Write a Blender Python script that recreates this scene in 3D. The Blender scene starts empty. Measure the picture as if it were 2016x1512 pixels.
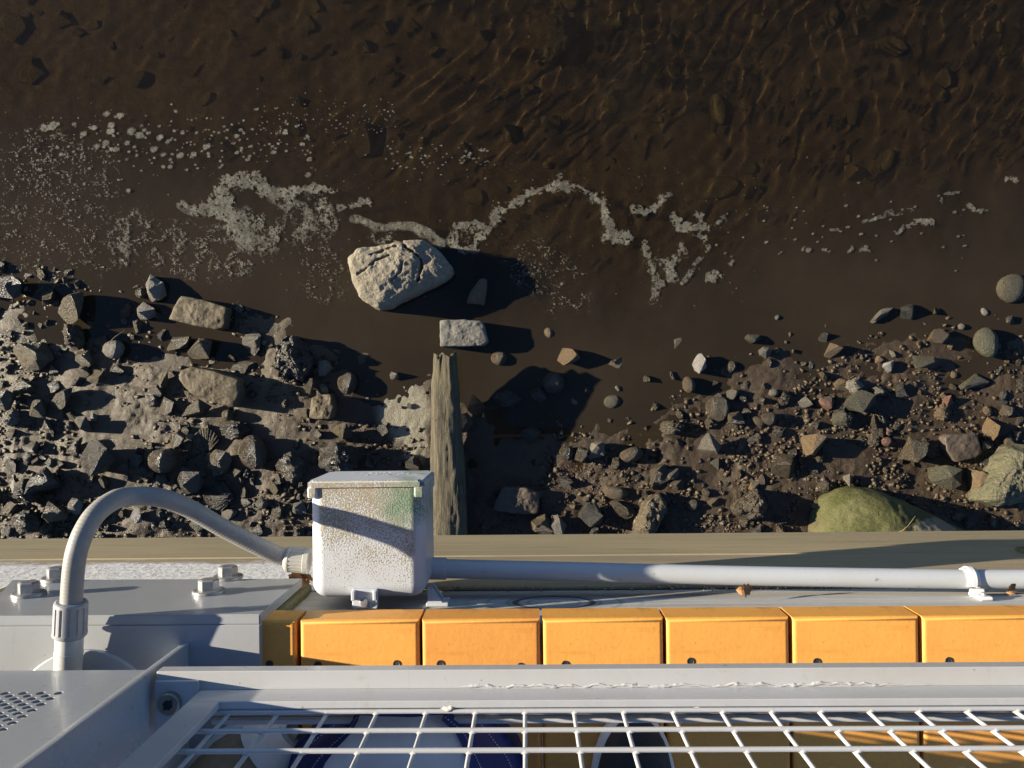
import bpy, bmesh, math, random
import numpy as np
from mathutils import Vector, Matrix, noise as mn
sc = bpy.context.scene
COL = sc.collection
R = math.radians
# ------------------------------------------------------------------ camera
FPX = 1600.0                       # focal length in pixels of the 2016 px wide photograph
CAM = Vector((0, 0, 0.96))         # deck top is z = 0, the phone is held out past the railing
fwd = Vector((-27 / FPX, 12 / FPX, -1)).normalized()
roll = R(0.65)
rgt = fwd.cross(Vector((math.sin(roll), math.cos(roll), 0))).normalized()
upv = rgt.cross(fwd)
cam_data = bpy.data.cameras.new('camera')
cam = bpy.data.objects.new('camera', cam_data)
COL.objects.link(cam)
cam.matrix_world = Matrix.Translation(CAM) @ Matrix((rgt, upv, -fwd)).transposed().to_4x4()
cam_data.sensor_width = 36.0
cam_data.lens = 36.0 * FPX / 2016
cam_data.clip_start = 0.02
cam_data.clip_end = 400
sc.camera = cam
# ------------------------------------------------------------------ light
SUN_EL, SUN_AZ = R(16.5), R(8.8)  # low sun from the left, a little from the water side
to_sun = Vector((-math.cos(SUN_EL) * math.cos(SUN_AZ), math.cos(SUN_EL) * math.sin(SUN_AZ), math.sin(SUN_EL)))
sl = bpy.data.lights.new('sun', 'SUN')
sl.energy = 5.0
sl.angle = R(0.5)
sl.cycles.is_caustics_light = True
sl.color = (1.0, 0.885, 0.69)
sun = bpy.data.objects.new('sun', sl)
COL.objects.link(sun)
sun.rotation_euler = to_sun.to_track_quat('Z', 'Y').to_euler()
world = bpy.data.worlds.new('World')
sc.world = world
world.use_nodes = True
wn = world.node_tree.nodes
sky = wn.new('ShaderNodeTexSky')
sky.sky_type = 'NISHITA'
sky.sun_disc = False
sky.sun_elevation = SUN_EL
sky.air_density = 0.7
sky.dust_density = 0.3
sky.ozone_density = 4.0
sky.sun_rotation = math.atan2(to_sun.x, to_sun.y)
world.node_tree.links.new(sky.outputs[0], wn['Background'].inputs[0])
wn['Background'].inputs[1].default_value = 0.058
sc.view_settings.view_transform = 'Standard'
sc.view_settings.look = 'None'
sc.view_settings.exposure = 1.5
sc.view_settings.gamma = 1
sc.cycles.max_bounces = 8
sc.cycles.transparent_max_bounces = 12
sc.cycles.sample_clamp_indirect = 6

# ------------------------------------------------------------------ helpers
def ray(u, v):
    return rgt * ((u - 1008) / FPX) + upv * ((756 - v) / FPX) + fwd
def P(u, v, z):                    # the point at height z seen at photo pixel (u, v)
    d = ray(u, v)
    return CAM + d * ((z - CAM.z) / d.z)
def PY(u, v, y):                   # the point on the vertical plane y seen at (u, v)
    d = ray(u, v)
    return CAM + d * ((y - CAM.y) / d.y)

def _h(a, b, c):
    n = (a * 73856093) ^ (b * 19349663) ^ (c * 83492791)
    n = (n ^ (n >> 13)) * 1274126177 & 0x7fffffff
    n = (n ^ (n >> 15)) * 668265263 & 0x7fffffff
    return ((n >> 7) & 0xffff) / 65535.0
def vn(x, y, z=0.0):               # value noise in 0..1 on numpy arrays
    x, y, z = np.broadcast_arrays(np.asarray(x, float), np.asarray(y, float), np.asarray(z, float))
    i, j, k = np.floor(x).astype(np.int64), np.floor(y).astype(np.int64), np.floor(z).astype(np.int64)
    f, g, h = x - i, y - j, z - k
    f, g, h = f*f*(3-2*f), g*g*(3-2*g), h*h*(3-2*h)
    L = lambda a, b, t: a + (b - a) * t
    return L(L(L(_h(i,j,k), _h(i+1,j,k), f), L(_h(i,j+1,k), _h(i+1,j+1,k), f), g),
             L(L(_h(i,j,k+1), _h(i+1,j,k+1), f), L(_h(i,j+1,k+1), _h(i+1,j+1,k+1), f), g), h)
def fbm(x, y, z=0.0, o=4):
    s, a, t = 0, 1.0, 0
    for q in range(o):
        s = s + a * vn(x * 2**q + 17.3*q, y * 2**q + 5.1*q, np.asarray(z) * 2**q + 3.7*q)
        t += a; a *= 0.5
    return s / t
def sst(a, b, x):
    t = np.clip((x - a) / (b - a), 0, 1)
    return t * t * (3 - 2 * t)

def tag(o, label=None, cat=None, group=None, kind=None):
    if label: o['label'] = label
    if cat: o['category'] = cat
    if group: o['group'] = group
    if kind: o['kind'] = kind
    return o
def thing(name, label, cat, loc=(0, 0, 0), group=None):
    o = bpy.data.objects.new(name, None)
    COL.objects.link(o)
    o.location = loc
    o.empty_display_size = 0.03
    return tag(o, label, cat, group)
def root_loc(o):
    while o.parent: o = o.parent
    return Vector(o.location)
def mobj(name, verts, faces, mat, parent=None, smooth=False, origin=None):
    me = bpy.data.meshes.new(name)
    off = root_loc(parent) if parent else (Vector(origin) if origin is not None else Vector((0, 0, 0)))
    if isinstance(verts, np.ndarray):
        verts = verts - np.array(off)
        n = len(verts)
        me.vertices.add(n)
        me.vertices.foreach_set('co', np.ascontiguousarray(verts, dtype=np.float32).ravel())
        faces = np.asarray(faces)
        k = faces.shape[1]
        me.loops.add(faces.size)
        me.loops.foreach_set('vertex_index', faces.astype(np.int32).ravel())
        me.polygons.add(len(faces))
        me.polygons.foreach_set('loop_start', np.arange(0, faces.size, k, dtype=np.int32))
        me.polygons.foreach_set('loop_total', np.full(len(faces), k, dtype=np.int32))
        me.update(calc_edges=True)
    else:
        me.from_pydata([Vector(p) - off for p in verts], [], faces)
    if smooth:
        me.polygons.foreach_set('use_smooth', np.ones(len(me.polygons), dtype=bool))
    if mat: me.materials.append(mat)
    o = bpy.data.objects.new(name, me)
    COL.objects.link(o)
    if parent: o.parent = parent
    elif origin is not None: o.location = origin
    return o
def bmobj(name, bm, mat, parent=None, smooth=False, origin=None):
    bm.normal_update()
    vs = [v.co.copy() for v in bm.verts]
    bm.verts.index_update()
    fs = [[v.index for v in f.verts] for f in bm.faces]
    bm.free()
    return mobj(name, vs, fs, mat, parent, smooth, origin)
def smooth_by_angle(o, ang=35, wn_=True):
    me = o.data
    me.polygons.foreach_set('use_smooth', np.ones(len(me.polygons), dtype=bool))
    bm = bmesh.new(); bm.from_mesh(me)
    for e in bm.edges:
        if len(e.link_faces) == 2 and e.calc_face_angle(0) > R(ang): e.smooth = False
    bm.to_mesh(me); bm.free()
    if wn_:
        w = o.modifiers.new('weighted', 'WEIGHTED_NORMAL'); w.keep_sharp = True; w.weight = 80
    return o
def join(bm, src):                 # append bmesh src to bm
    m = {}
    for v in src.verts: m[v] = bm.verts.new(v.co)
    for f in src.faces:
        try: bm.faces.new([m[v] for v in f.verts])
        except ValueError: pass
    src.free()
def box_bm(x0, x1, y0, y1, z0, z1, bev=0.0, seg=2, cuts=0):
    b = bmesh.new()
    bmesh.ops.create_cube(b, size=1)
    for v in b.verts:
        v.co = Vector(((x0+x1)/2 + v.co.x*(x1-x0), (y0+y1)/2 + v.co.y*(y1-y0), (z0+z1)/2 + v.co.z*(z1-z0)))
    if bev: bmesh.ops.bevel(b, geom=b.edges[:], offset=bev, segments=seg, affect='EDGES', profile=0.5)
    return b
def boxes(name, lst, mat, parent=None, origin=None, ang=50):
    bm = bmesh.new()
    for l in lst: join(bm, box_bm(*l))
    return smooth_by_angle(bmobj(name, bm, mat, parent, origin=origin), ang)
def tube_vf(pts, rad, seg=14, cap=True):
    pts = [Vector(p) for p in pts]
    n = len(pts)
    rad = rad if isinstance(rad, (list, tuple)) else [rad] * n
    vs, fs = [], []
    t0 = (pts[1] - pts[0]).normalized()
    a = t0.orthogonal().normalized()
    for i, p in enumerate(pts):
        t = (pts[min(i+1, n-1)] - pts[max(i-1, 0)]).normalized()
        a = (a - t * a.dot(t)).normalized()
        b = t.cross(a)
        for k in range(seg):
            w = 2*math.pi*k/seg
            vs.append(p + (a*math.cos(w) + b*math.sin(w)) * rad[i])
    for i in range(n-1):
        for k in range(seg):
            k2 = (k+1) % seg
            fs.append((i*seg+k, i*seg+k2, (i+1)*seg+k2, (i+1)*seg+k))
    if cap:
        fs.append(tuple(range(seg-1, -1, -1)))
        fs.append(tuple(range((n-1)*seg, n*seg)))
    return vs, fs
def tubes(name, lst, mat, parent=None, seg=14, ang=40, origin=None):
    V, Fc = [], []
    for pts, rad in lst:
        v, f = tube_vf(pts, rad, seg)
        o = len(V)
        V += v; Fc += [tuple(i+o for i in g) for g in f]
    return smooth_by_angle(mobj(name, V, Fc, mat, parent, origin=origin), ang)
def catmull(pts, n=20):
    pts = [Vector(p) for p in pts]
    q = [pts[0]*2 - pts[1]] + pts + [pts[-1]*2 - pts[-2]]
    out = []
    for i in range(1, len(q)-2):
        for k in range(n):
            t = k/n
            a, b, c, d = q[i-1], q[i], q[i+1], q[i+2]
            out.append(0.5*((2*b) + (c-a)*t + (2*a-5*b+4*c-d)*t*t + (3*b-a-3*c+d)*t**3))
    out.append(pts[-1])
    return out
def prism(poly, axis, c0, c1):     # polygon extruded along 'x','y' or 'z'; poly holds the two other coordinates in order
    bm = bmesh.new()
    def mk(p, c):
        return {'x': (c, p[0], p[1]), 'y': (p[0], c, p[1]), 'z': (p[0], p[1], c)}[axis]
    a = [bm.verts.new(mk(p, c0)) for p in poly]
    b = [bm.verts.new(mk(p, c1)) for p in poly]
    bm.faces.new(a); bm.faces.new(b[::-1])
    for i in range(len(poly)):
        j = (i+1) % len(poly)
        bm.faces.new((a[i], b[i], b[j], a[j]))
    bmesh.ops.recalc_face_normals(bm, faces=bm.faces[:])
    return bm
def grid_obj(name, xs, ys, Z, mat, smooth=True):
    nx, ny = len(xs), len(ys)
    X, Y = np.meshgrid(xs, ys)
    V = np.stack([X.ravel(), Y.ravel(), Z.ravel()], 1)
    i = np.arange(nx*ny).reshape(ny, nx)
    Fq = np.stack([i[:-1,:-1].ravel(), i[:-1,1:].ravel(), i[1:,1:].ravel(), i[1:,:-1].ravel()], 1)
    return mobj(name, V, Fq, mat, smooth=smooth)
def add_attr(o, name, arr):
    a = o.data.attributes.new(name, 'FLOAT', 'POINT')
    a.data.foreach_set('value', np.ascontiguousarray(arr, dtype=np.float32).ravel())

# ------------------------------------------------------------------ materials
class NB:
    def __init__(s, name):
        s.m = bpy.data.materials.new(name); s.m.use_nodes = True
        s.t = s.m.node_tree; s.b = s.t.nodes['Principled BSDF']; s.out = s.t.nodes['Material Output']
    def n(s, typ, **kw):
        x = s.t.nodes.new(typ)
        for k, v in kw.items():
            if hasattr(x, k): setattr(x, k, v)
            else: s.put(x.inputs[k], v)
        return x
    def put(s, sock, v):
        if isinstance(v, bpy.types.NodeSocket): s.t.links.new(v, sock)
        elif isinstance(v, tuple) and len(v) == 3 and sock.type == 'RGBA': sock.default_value = (*v, 1)
        else: sock.default_value = v
    def co(s, sc3=(1, 1, 1), kind='Object', loc=(0, 0, 0)):
        c = s.n('ShaderNodeTexCoord').outputs[kind]
        m = s.n('ShaderNodeMapping'); s.put(m.inputs['Vector'], c)
        m.inputs['Scale'].default_value = sc3; m.inputs['Location'].default_value = loc
        return m.outputs[0]
    def noise(s, scale, detail=6, rough=0.6, co=None, dist=0.0):
        x = s.n('ShaderNodeTexNoise'); x.inputs['Scale'].default_value = scale
        x.inputs['Detail'].default_value = detail; x.inputs['Roughness'].default_value = rough
        x.inputs['Distortion'].default_value = dist
        s.put(x.inputs['Vector'], co if co is not None else s.co())
        return x.outputs['Fac']
    def ramp(s, fac, lo, hi, a=0.0, b=1.0):
        x = s.n('ShaderNodeMapRange'); s.put(x.inputs[0], fac)
        x.inputs[1].default_value = lo; x.inputs[2].default_value = hi
        x.inputs[3].default_value = a; x.inputs[4].default_value = b
        return x.outputs[0]
    def mix(s, fac, a, b):
        x = s.n('ShaderNodeMix', data_type='RGBA')
        s.put(x.inputs[0], fac); s.put(x.inputs[6], a); s.put(x.inputs[7], b)
        return x.outputs[2]
    def math(s, op, a, b=0.0, c=0.0):
        x = s.n('ShaderNodeMath', operation=op)
        s.put(x.inputs[0], a); s.put(x.inputs[1], b); s.put(x.inputs[2], c)
        return x.outputs[0]
    def sep(s, v):
        x = s.n('ShaderNodeSeparateXYZ'); s.put(x.inputs[0], v); return x.outputs
    def rnd(s):
        return s.n('ShaderNodeObjectInfo').outputs['Random']
    def bump(s, h, strength, dist=0.01, prev=None):
        x = s.n('ShaderNodeBump'); s.put(x.inputs['Height'], h)
        x.inputs['Strength'].default_value = strength; x.inputs['Distance'].default_value = dist
        if prev is not None: s.put(x.inputs['Normal'], prev)
        return x.outputs[0]
    def fin(s, col=None, rough=None, normal=None, metal=None, spec=None, coat=None):
        i = s.b.inputs
        if col is not None: s.put(i['Base Color'], col)
        if rough is not None: s.put(i['Roughness'], rough)
        if normal is not None: s.put(i['Normal'], normal)
        if metal is not None: s.put(i['Metallic'], metal)
        if spec is not None: s.put(i['Specular IOR Level'], spec)
        if coat is not None: s.put(i['Coat Weight'], coat); s.put(i['Coat Roughness'], 0.08)
        return s.m
def simple(name, c1, c2, scale=30, rough=0.5, bs=80, bstr=0.2, bd=0.002, stretch=(1, 1, 1), spec=0.5, metal=0.0, lo=0.35, hi=0.65, coat=None):
    b = NB(name)
    co = b.co(stretch)
    f = b.ramp(b.noise(scale, 6, 0.65, co), lo, hi)
    nrm = b.bump(b.noise(bs, 5, 0.6, co), bstr, bd)
    return b.fin(b.mix(f, c1, c2), rough, nrm, metal, spec, coat)

def mk_stone(name, base, var, mud, rough=(0.3, 0.6), mudamt=0.5):
    b = NB(name)
    r = b.rnd()
    r2 = b.math('FRACT', b.math('MULTIPLY', r, 7.31))
    c = b.mix(r, base, var)
    hs = b.n('ShaderNodeHueSaturation'); b.put(hs.inputs['Color'], c)
    b.put(hs.inputs['Value'], b.ramp(r2, 0, 1, 0.6, 1.45))
    co = b.co((1, 1, 1), 'Object')
    big = b.noise(3.0, 5, 0.6, co)
    fine = b.noise(14.0, 6, 0.7, co)
    c2 = b.mix(b.ramp(fine, 0.35, 0.7), hs.outputs[0], b.mix(0.5, hs.outputs[0], (0.02, 0.017, 0.012)))
    c3 = b.mix(b.math('MULTIPLY', b.ramp(big, 0.4, 0.62), mudamt), c2, mud)
    n1 = b.bump(fine, 0.8, 0.06)
    n1 = b.bump(b.noise(45, 4, 0.7, co), 0.5, 0.02, n1)
    return b.fin(c3, b.ramp(big, 0.35, 0.65, rough[0], rough[1]), n1, spec=0.5)
M = {}
M['stone_left'] = mk_stone('wet_olive_stone', (0.128, 0.102, 0.046), (0.094, 0.073, 0.038), (0.094, 0.069, 0.036), (0.25, 0.6), 0.9)
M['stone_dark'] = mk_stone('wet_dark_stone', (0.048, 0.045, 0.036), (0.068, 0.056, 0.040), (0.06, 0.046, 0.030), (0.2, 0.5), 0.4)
M['stone_right'] = mk_stone('wet_brown_stone', (0.096, 0.070, 0.037), (0.066, 0.051, 0.031), (0.066, 0.045, 0.025), (0.2, 0.5), 0.5)
M['stone_pale'] = mk_stone('pale_stone', (0.26, 0.235, 0.19), (0.20, 0.175, 0.13), (0.12, 0.1, 0.075), (0.3, 0.6), 0.35)
M['stone_white'] = mk_stone('whitish_stone', (0.5, 0.46, 0.42), (0.45, 0.42, 0.38), (0.3, 0.27, 0.22), (0.2, 0.4), 0.2)
M['stone_tan'] = mk_stone('tan_stone', (0.2, 0.13, 0.065), (0.17, 0.115, 0.06), (0.1, 0.075, 0.05), (0.3, 0.6), 0.35)
M['stone_green'] = mk_stone('algae_stone', (0.085, 0.082, 0.045), (0.085, 0.075, 0.042), (0.08, 0.065, 0.042), (0.35, 0.7), 0.4)
M['stone_pink'] = mk_stone('pinkish_stone', (0.24, 0.12, 0.08), (0.2, 0.1, 0.07), (0.1, 0.07, 0.05), (0.25, 0.5), 0.25)
M['stone_round'] = mk_stone('smooth_brown_stone', (0.11, 0.075, 0.04), (0.09, 0.065, 0.04), (0.07, 0.055, 0.035), (0.22, 0.4), 0.3)
M['submerged'] = mk_stone('submerged_stone', (0.15, 0.125, 0.065), (0.11, 0.095, 0.05), (0.10, 0.08, 0.045), (0.5, 0.8), 0.5)

def mk_rough(name, c1, c2, c3, s1=6, s2=60, rough=0.85, bstr=0.7, bd=0.012):
    b = NB(name)
    f1 = b.ramp(b.noise(s1, 5, 0.6), 0.35, 0.65)
    f2 = b.ramp(b.noise(s2, 8, 0.75), 0.42, 0.66)
    c = b.mix(f1, c1, c2)
    c = b.mix(b.math('MULTIPLY', f2, 0.7), c, c3)
    n = b.bump(b.noise(s2*0.7, 8, 0.75), bstr, bd)
    return b.fin(c, rough, n, spec=0.3)
M['boulder'] = mk_rough('dry_pale_rock', (0.27, 0.24, 0.185), (0.22, 0.19, 0.14), (0.10, 0.085, 0.06), 7, 70, 0.9, 0.8, 0.012)
M['brick'] = mk_rough('muddy_brick', (0.112, 0.086, 0.048), (0.090, 0.069, 0.038), (0.045, 0.037, 0.026), 9, 90, 0.65, 0.6, 0.006)
M['cobble'] = mk_rough('grey_cobble', (0.15, 0.145, 0.13), (0.19, 0.18, 0.155), (0.06, 0.058, 0.05), 14, 110, 0.75, 0.8, 0.006)
M['slab'] = mk_rough('brown_slab', (0.088, 0.068, 0.052), (0.07, 0.055, 0.042), (0.05, 0.04, 0.03), 9, 90, 0.55, 0.3, 0.004)

def mk_moss():
    b = NB('mossy_rock')
    z = b.noise(9, 5, 0.6); f = b.noise(120, 6, 0.7, b.co((1, 2.5, 1)))
    green = b.mix(b.ramp(f, 0.35, 0.65), (0.036, 0.040, 0.009), (0.082, 0.084, 0.024))
    c = b.mix(b.ramp(z, 0.42, 0.62), green, (0.10, 0.096, 0.038))
    c = b.mix(b.ramp(b.noise(240, 4, 0.7, b.co((1, 3, 1))), 0.60, 0.70, 0, 0.75), c, (0.02, 0.022, 0.007))
    o = b.sep(b.co())                                  # a bare pale patch where the moss has worn off
    d = b.math('ADD', b.math('POWER', b.math('DIVIDE', b.math('SUBTRACT', o[0], 0.12), 0.10), 2.0),
               b.math('POWER', b.math('DIVIDE', b.math('ADD', o[1], -0.02), 0.05), 2.0))
    d = b.math('ADD', d, b.ramp(b.noise(30, 5, 0.7), 0.3, 0.7, -0.45, 0.45))
    c = b.mix(b.ramp(d, 0.75, 1.05, 1, 0), c, b.mix(b.ramp(f, 0.3, 0.7), (0.26, 0.22, 0.15), (0.19, 0.15, 0.095)))
    c = b.mix(b.ramp(b.math('ADD', o[0], b.ramp(b.noise(20), 0.3, 0.7, -0.03, 0.03)), -0.30, -0.245, 0.8, 0), c, (0.075, 0.055, 0.03))
    cl = b.noise(34, 6, 0.7)
    c = b.mix(b.ramp(cl, 0.56, 0.70, 0, 0.7), c, (0.032, 0.026, 0.012))
    c = b.mix(b.ramp(b.noise(13, 5, 0.7, b.co((1, 1, 1), 'Object', (2, 5, 1))), 0.60, 0.68, 0, 0.6), c, (0.13, 0.105, 0.06))
    return b.fin(c, 0.65, b.bump(cl, 0.9, 0.012, b.bump(f, 0.6, 0.008)), spec=0.3)
M['moss'] = mk_moss()
def mk_ground():
    b = NB('river_mud')
    a = b.n('ShaderNodeAttribute', attribute_name='tone').outputs['Fac']
    s = b.n('ShaderNodeAttribute', attribute_name='sand').outputs['Fac']
    n1, n2, n3 = b.noise(4, 6, 0.6), b.noise(38, 8, 0.7), b.noise(260, 4, 0.7)
    dark = b.mix(b.ramp(n1, 0.35, 0.65), (0.038, 0.025, 0.0145), (0.056, 0.038, 0.022))
    lite = b.mix(b.ramp(n1, 0.35, 0.65), (0.074, 0.055, 0.033), (0.098, 0.073, 0.043))
    c = b.mix(a, dark, lite)
    c = b.mix(b.math('MULTIPLY', b.ramp(n2, 0.45, 0.7), 0.55), c, b.mix(a, (0.03, 0.022, 0.016), (0.075, 0.06, 0.045)))
    sand = b.mix(b.ramp(n3, 0.35, 0.65), (0.15, 0.135, 0.095), (0.30, 0.275, 0.2))
    c = b.mix(s, c, sand)
    nm = b.bump(n2, 0.45, 0.012)
    nm = b.bump(n3, 0.6, 0.004, nm)
    return b.fin(c, b.ramp(n2, 0.32, 0.66, 0.22, 0.62), nm, spec=0.3)
M['mud'] = mk_ground()
def mk_water():
    b = NB('brown_river_water')
    t = b.t
    t.nodes.remove(b.b)
    rf = b.n('ShaderNodeBsdfRefraction'); rf.inputs['Color'].default_value = (0.77, 0.68, 0.48, 1); rf.inputs['IOR'].default_value = 1.33; rf.inputs['Roughness'].default_value = 0.0
    gl = b.n('ShaderNodeBsdfGlossy'); gl.inputs['Roughness'].default_value = 0.03
    df = b.n('ShaderNodeBsdfDiffuse')
    b.put(df.inputs['Color'], b.mix(b.ramp(b.noise(2.2, 5, 0.6), 0.35, 0.65), (0.027, 0.0205, 0.0128), (0.036, 0.0272, 0.017)))
    turb = b.n('ShaderNodeAttribute', attribute_name='turbid').outputs['Fac']
    m1 = b.n('ShaderNodeMixShader'); b.put(m1.inputs[0], turb); b.put(m1.inputs[1], rf.outputs[0]); b.put(m1.inputs[2], df.outputs[0])
    m2 = b.n('ShaderNodeMixShader'); m2.inputs[0].default_value = 0.025; b.put(m2.inputs[1], m1.outputs[0]); b.put(m2.inputs[2], gl.outputs[0])
    b.put(b.out.inputs['Surface'], m2.outputs[0])
    return b.m
M['water'] = mk_water()
def mk_foam():
    b = NB('river_foam')
    f = b.noise(420, 4, 0.75); g = b.noise(18, 4, 0.6); h = b.noise(150, 5, 0.7)
    c = b.mix(b.ramp(f, 0.38, 0.62), (0.115, 0.108, 0.082), (0.205, 0.193, 0.152))
    c = b.mix(b.math('MULTIPLY', b.ramp(g, 0.45, 0.65), 0.5), c, (0.12, 0.118, 0.094))
    al = b.math('MULTIPLY', b.ramp(h, 0.36, 0.54, 0.5, 1.0), b.ramp(g, 0.35, 0.6, 1.0, 0.6))
    al = b.math('MULTIPLY', al, b.n('ShaderNodeAttribute', attribute_name='cover').outputs['Fac'])
    b.put(b.b.inputs['Alpha'], al)
    return b.fin(c, 0.7, b.bump(f, 0.6, 0.003), spec=0.3)
M['foam'] = mk_foam()

def mk_wood(name, ca, cb, cdark, grain=55, rough=0.8, knot=None, paint=False, bstr=0.5):
    b = NB(name)
    co = b.co((1.6, grain, grain))
    if knot:
        o = b.sep(b.co())
        dx = b.math('DIVIDE', b.math('SUBTRACT', o[0], knot[0]), knot[2])
        dz = b.math('DIVIDE', b.math('SUBTRACT', o[2], knot[1]), knot[3])
        rr = b.math('SQRT', b.math('ADD', b.math('MULTIPLY', dx, dx), b.math('MULTIPLY', dz, dz)))
    f = b.noise(2.2, 7, 0.65, co, 0.6)
    f2 = b.noise(1.0, 3, 0.5, b.co((1.2, 9, 9)))
    c = b.mix(b.ramp(f, 0.3, 0.7), ca, cb)
    c = b.mix(b.ramp(f, 0.58, 0.72, 0, 0.75), c, cdark)
    c = b.mix(b.ramp(f2, 0.45, 0.7, 0, 0.4), c, cdark)
    h = f
    if knot:
        w = b.math('SINE', b.math('MULTIPLY', rr, 19.0))
        km = b.ramp(rr, 0.9, 1.7, 1, 0)
        c = b.mix(b.math('MULTIPLY', km, b.ramp(w, 0.55, 1.0, 0, 0.7)), c, cdark)
        ring = b.ramp(b.math('ABSOLUTE', b.math('SUBTRACT', rr, 0.62)), 0.03, 0.08, 1, 0)
        c = b.mix(b.math('MULTIPLY', ring, 0.85), c, (0.05, 0.04, 0.03))
    if paint:
        o = b.sep(b.co())
        e = b.math('ADD', o[2], b.ramp(b.noise(26, 6, 0.75, b.co((.35, 1, 1))), 0.3, 0.7, -0.03, 0.03))
        p = b.ramp(e, paint[0]-.012, paint[0]+.02, 0, 1)
        p = b.math('MULTIPLY', p, b.ramp(b.math('ADD', o[0], b.ramp(b.noise(12), 0.3, 0.7, -0.05, 0.05)), paint[1], paint[1]-0.03, 0, 1))
        p = b.math('MULTIPLY', p, b.ramp(b.noise(70, 6, 0.7), 0.30, 0.45, 0.35, 1))
        c = b.mix(p, c, (0.72, 0.70, 0.68))
        h = b.math('ADD', f, b.math('MULTIPLY', p, b.noise(60, 5, .7)))
    return b.fin(c, rough, b.bump(h, bstr, 0.004), spec=0.25)
M['waler'] = mk_wood('weathered_brown_timber', (0.40, 0.325, 0.20), (0.31, 0.255, 0.155), (0.17, 0.14, 0.095), 50, 0.85)
M['fascia_low'] = mk_wood('sandy_timber_painted_white', (0.40, 0.32, 0.21), (0.33, 0.26, 0.17), (0.17, 0.14, 0.10), 45, 0.8, None, (PY(300, 1119, -.292).z, -0.27))
M['fascia'] = mk_wood('weathered_grey_timber', (0.56, 0.545, 0.52), (0.46, 0.445, 0.42), (0.24, 0.225, 0.20), 45, 0.8, (0.035, -0.145, 0.085, 0.05))
M['block_wood'] = mk_wood('greenish_timber', (0.17, 0.16, 0.09), (0.11, 0.11, 0.06), (0.05, 0.045, 0.025), 40, 0.85)
def mk_log():
    b = NB('rotten_pile_wood')
    f = b.noise(3.0, 10, 0.75, b.co((60, 2.6, 60)), 0.3); g = b.noise(5, 4, 0.6)
    c = b.mix(b.ramp(f, 0.34, 0.66), (0.02, 0.016, 0.010), (0.155, 0.13, 0.083))
    c = b.mix(b.ramp(g, 0.4, 0.7, 0, 0.5), c, (0.12, 0.105, 0.06))
    return b.fin(c, 0.75, b.bump(f, 0.9, 0.012), spec=0.3)
M['log'] = mk_log()
def mk_plastic(name, base, dirt, rough=0.5, sc_=60):
    b = NB(name)
    f = b.noise(8, 6, 0.65); g = b.noise(220, 3, 0.7); r = b.rnd()
    c = b.mix(b.ramp(f, 0.4, 0.72, 0, 0.5), base, dirt)
    c = b.mix(b.ramp(g, 0.60, 0.72, 0, 0.7), c, dirt)
    c = b.mix(b.ramp(b.noise(3.0, 6, 0.7, b.co((4, 40, 4))), 0.55, 0.75, 0, 0.5), c, dirt)
    c = b.mix(b.ramp(b.noise(26, 6, 0.75), 0.60, 0.7, 0, 0.55), c, (0.40, 0.19, 0.06))
    c = b.mix(b.ramp(b.noise(60, 3, 0.6, b.co((.4, 1, 1))), 0.70, 0.73, 0, 0.6), c, (0.80, 0.55, 0.25))
    hs = b.n('ShaderNodeHueSaturation'); b.put(hs.inputs['Color'], c); b.put(hs.inputs['Value'], b.ramp(r, 0, 1, 0.90, 1.06)); b.put(hs.inputs['Hue'], b.ramp(b.math('FRACT', b.math('MULTIPLY', r, 5.7)), 0, 1, 0.498, 0.504))
    return b.fin(hs.outputs[0], b.ramp(f, 0.3, 0.7, rough-0.08, rough+0.12), b.bump(b.noise(160, 4, 0.6), 0.12, 0.002), spec=0.4)
M['orange'] = mk_plastic('orange_deck_plastic', (0.80, 0.365, 0.078), (0.56, 0.21, 0.034), 0.55)
def mk_paint(name, base, dirt, rough=0.28, coat=0.3):
    b = NB(name)
    f = b.noise(5, 6, 0.65); g = b.noise(300, 3, 0.7); st = b.noise(3, 6, 0.7, b.co((60, 3, 3)))
    c = b.mix(b.ramp(f, 0.45, 0.8, 0, 0.35), base, dirt)
    c = b.mix(b.ramp(g, 0.66, 0.74, 0, 0.7), c, dirt)
    c = b.mix(b.ramp(st, 0.60, 0.8, 0, 0.35), c, dirt)
    c = b.mix(b.ramp(b.noise(22, 8, 0.75), 0.60, 0.72, 0, 0.45), c, dirt)
    c = b.mix(b.ramp(b.noise(95, 3, 0.6), 0.70, 0.73, 0, 0.6), c, (0.16, 0.12, 0.09))
    return b.fin(c, b.ramp(f, 0.3, 0.7, rough-0.06, rough+0.15), b.bump(b.noise(70, 4, 0.6), 0.06, 0.002), spec=0.5, coat=coat)
M['steel'] = mk_paint('grey_painted_steel', (0.345, 0.362, 0.385), (0.24, 0.225, 0.20))
M['rail'] = mk_paint('pale_grey_rail_paint', (0.435, 0.44, 0.45), (0.30, 0.275, 0.235), 0.35, 0.2)
M['galv'] = simple('galvanised_steel', (0.42, 0.43, 0.44), (0.28, 0.28, 0.29), 60, 0.38, 150, 0.15, 0.001, metal=0.6)
M['dark_steel'] = simple('dull_stainless', (0.30, 0.28, 0.25), (0.2, 0.18, 0.16), 50, 0.4, 150, 0.2, 0.001, metal=0.5)
M['black'] = simple('black_void', (0.01, 0.01, 0.01), (0.015, 0.015, 0.015), 20, 0.8)
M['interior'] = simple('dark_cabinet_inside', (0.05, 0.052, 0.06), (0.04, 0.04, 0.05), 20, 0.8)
M['screw'] = simple('dark_screw', (0.035, 0.03, 0.028), (0.09, 0.08, 0.07), 90, 0.5, metal=0.4)
M['weld'] = simple('weld_and_paint_crust', (0.6, 0.6, 0.59), (0.5, 0.49, 0.47), 90, 0.5, 200, 0.6, 0.003)
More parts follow.
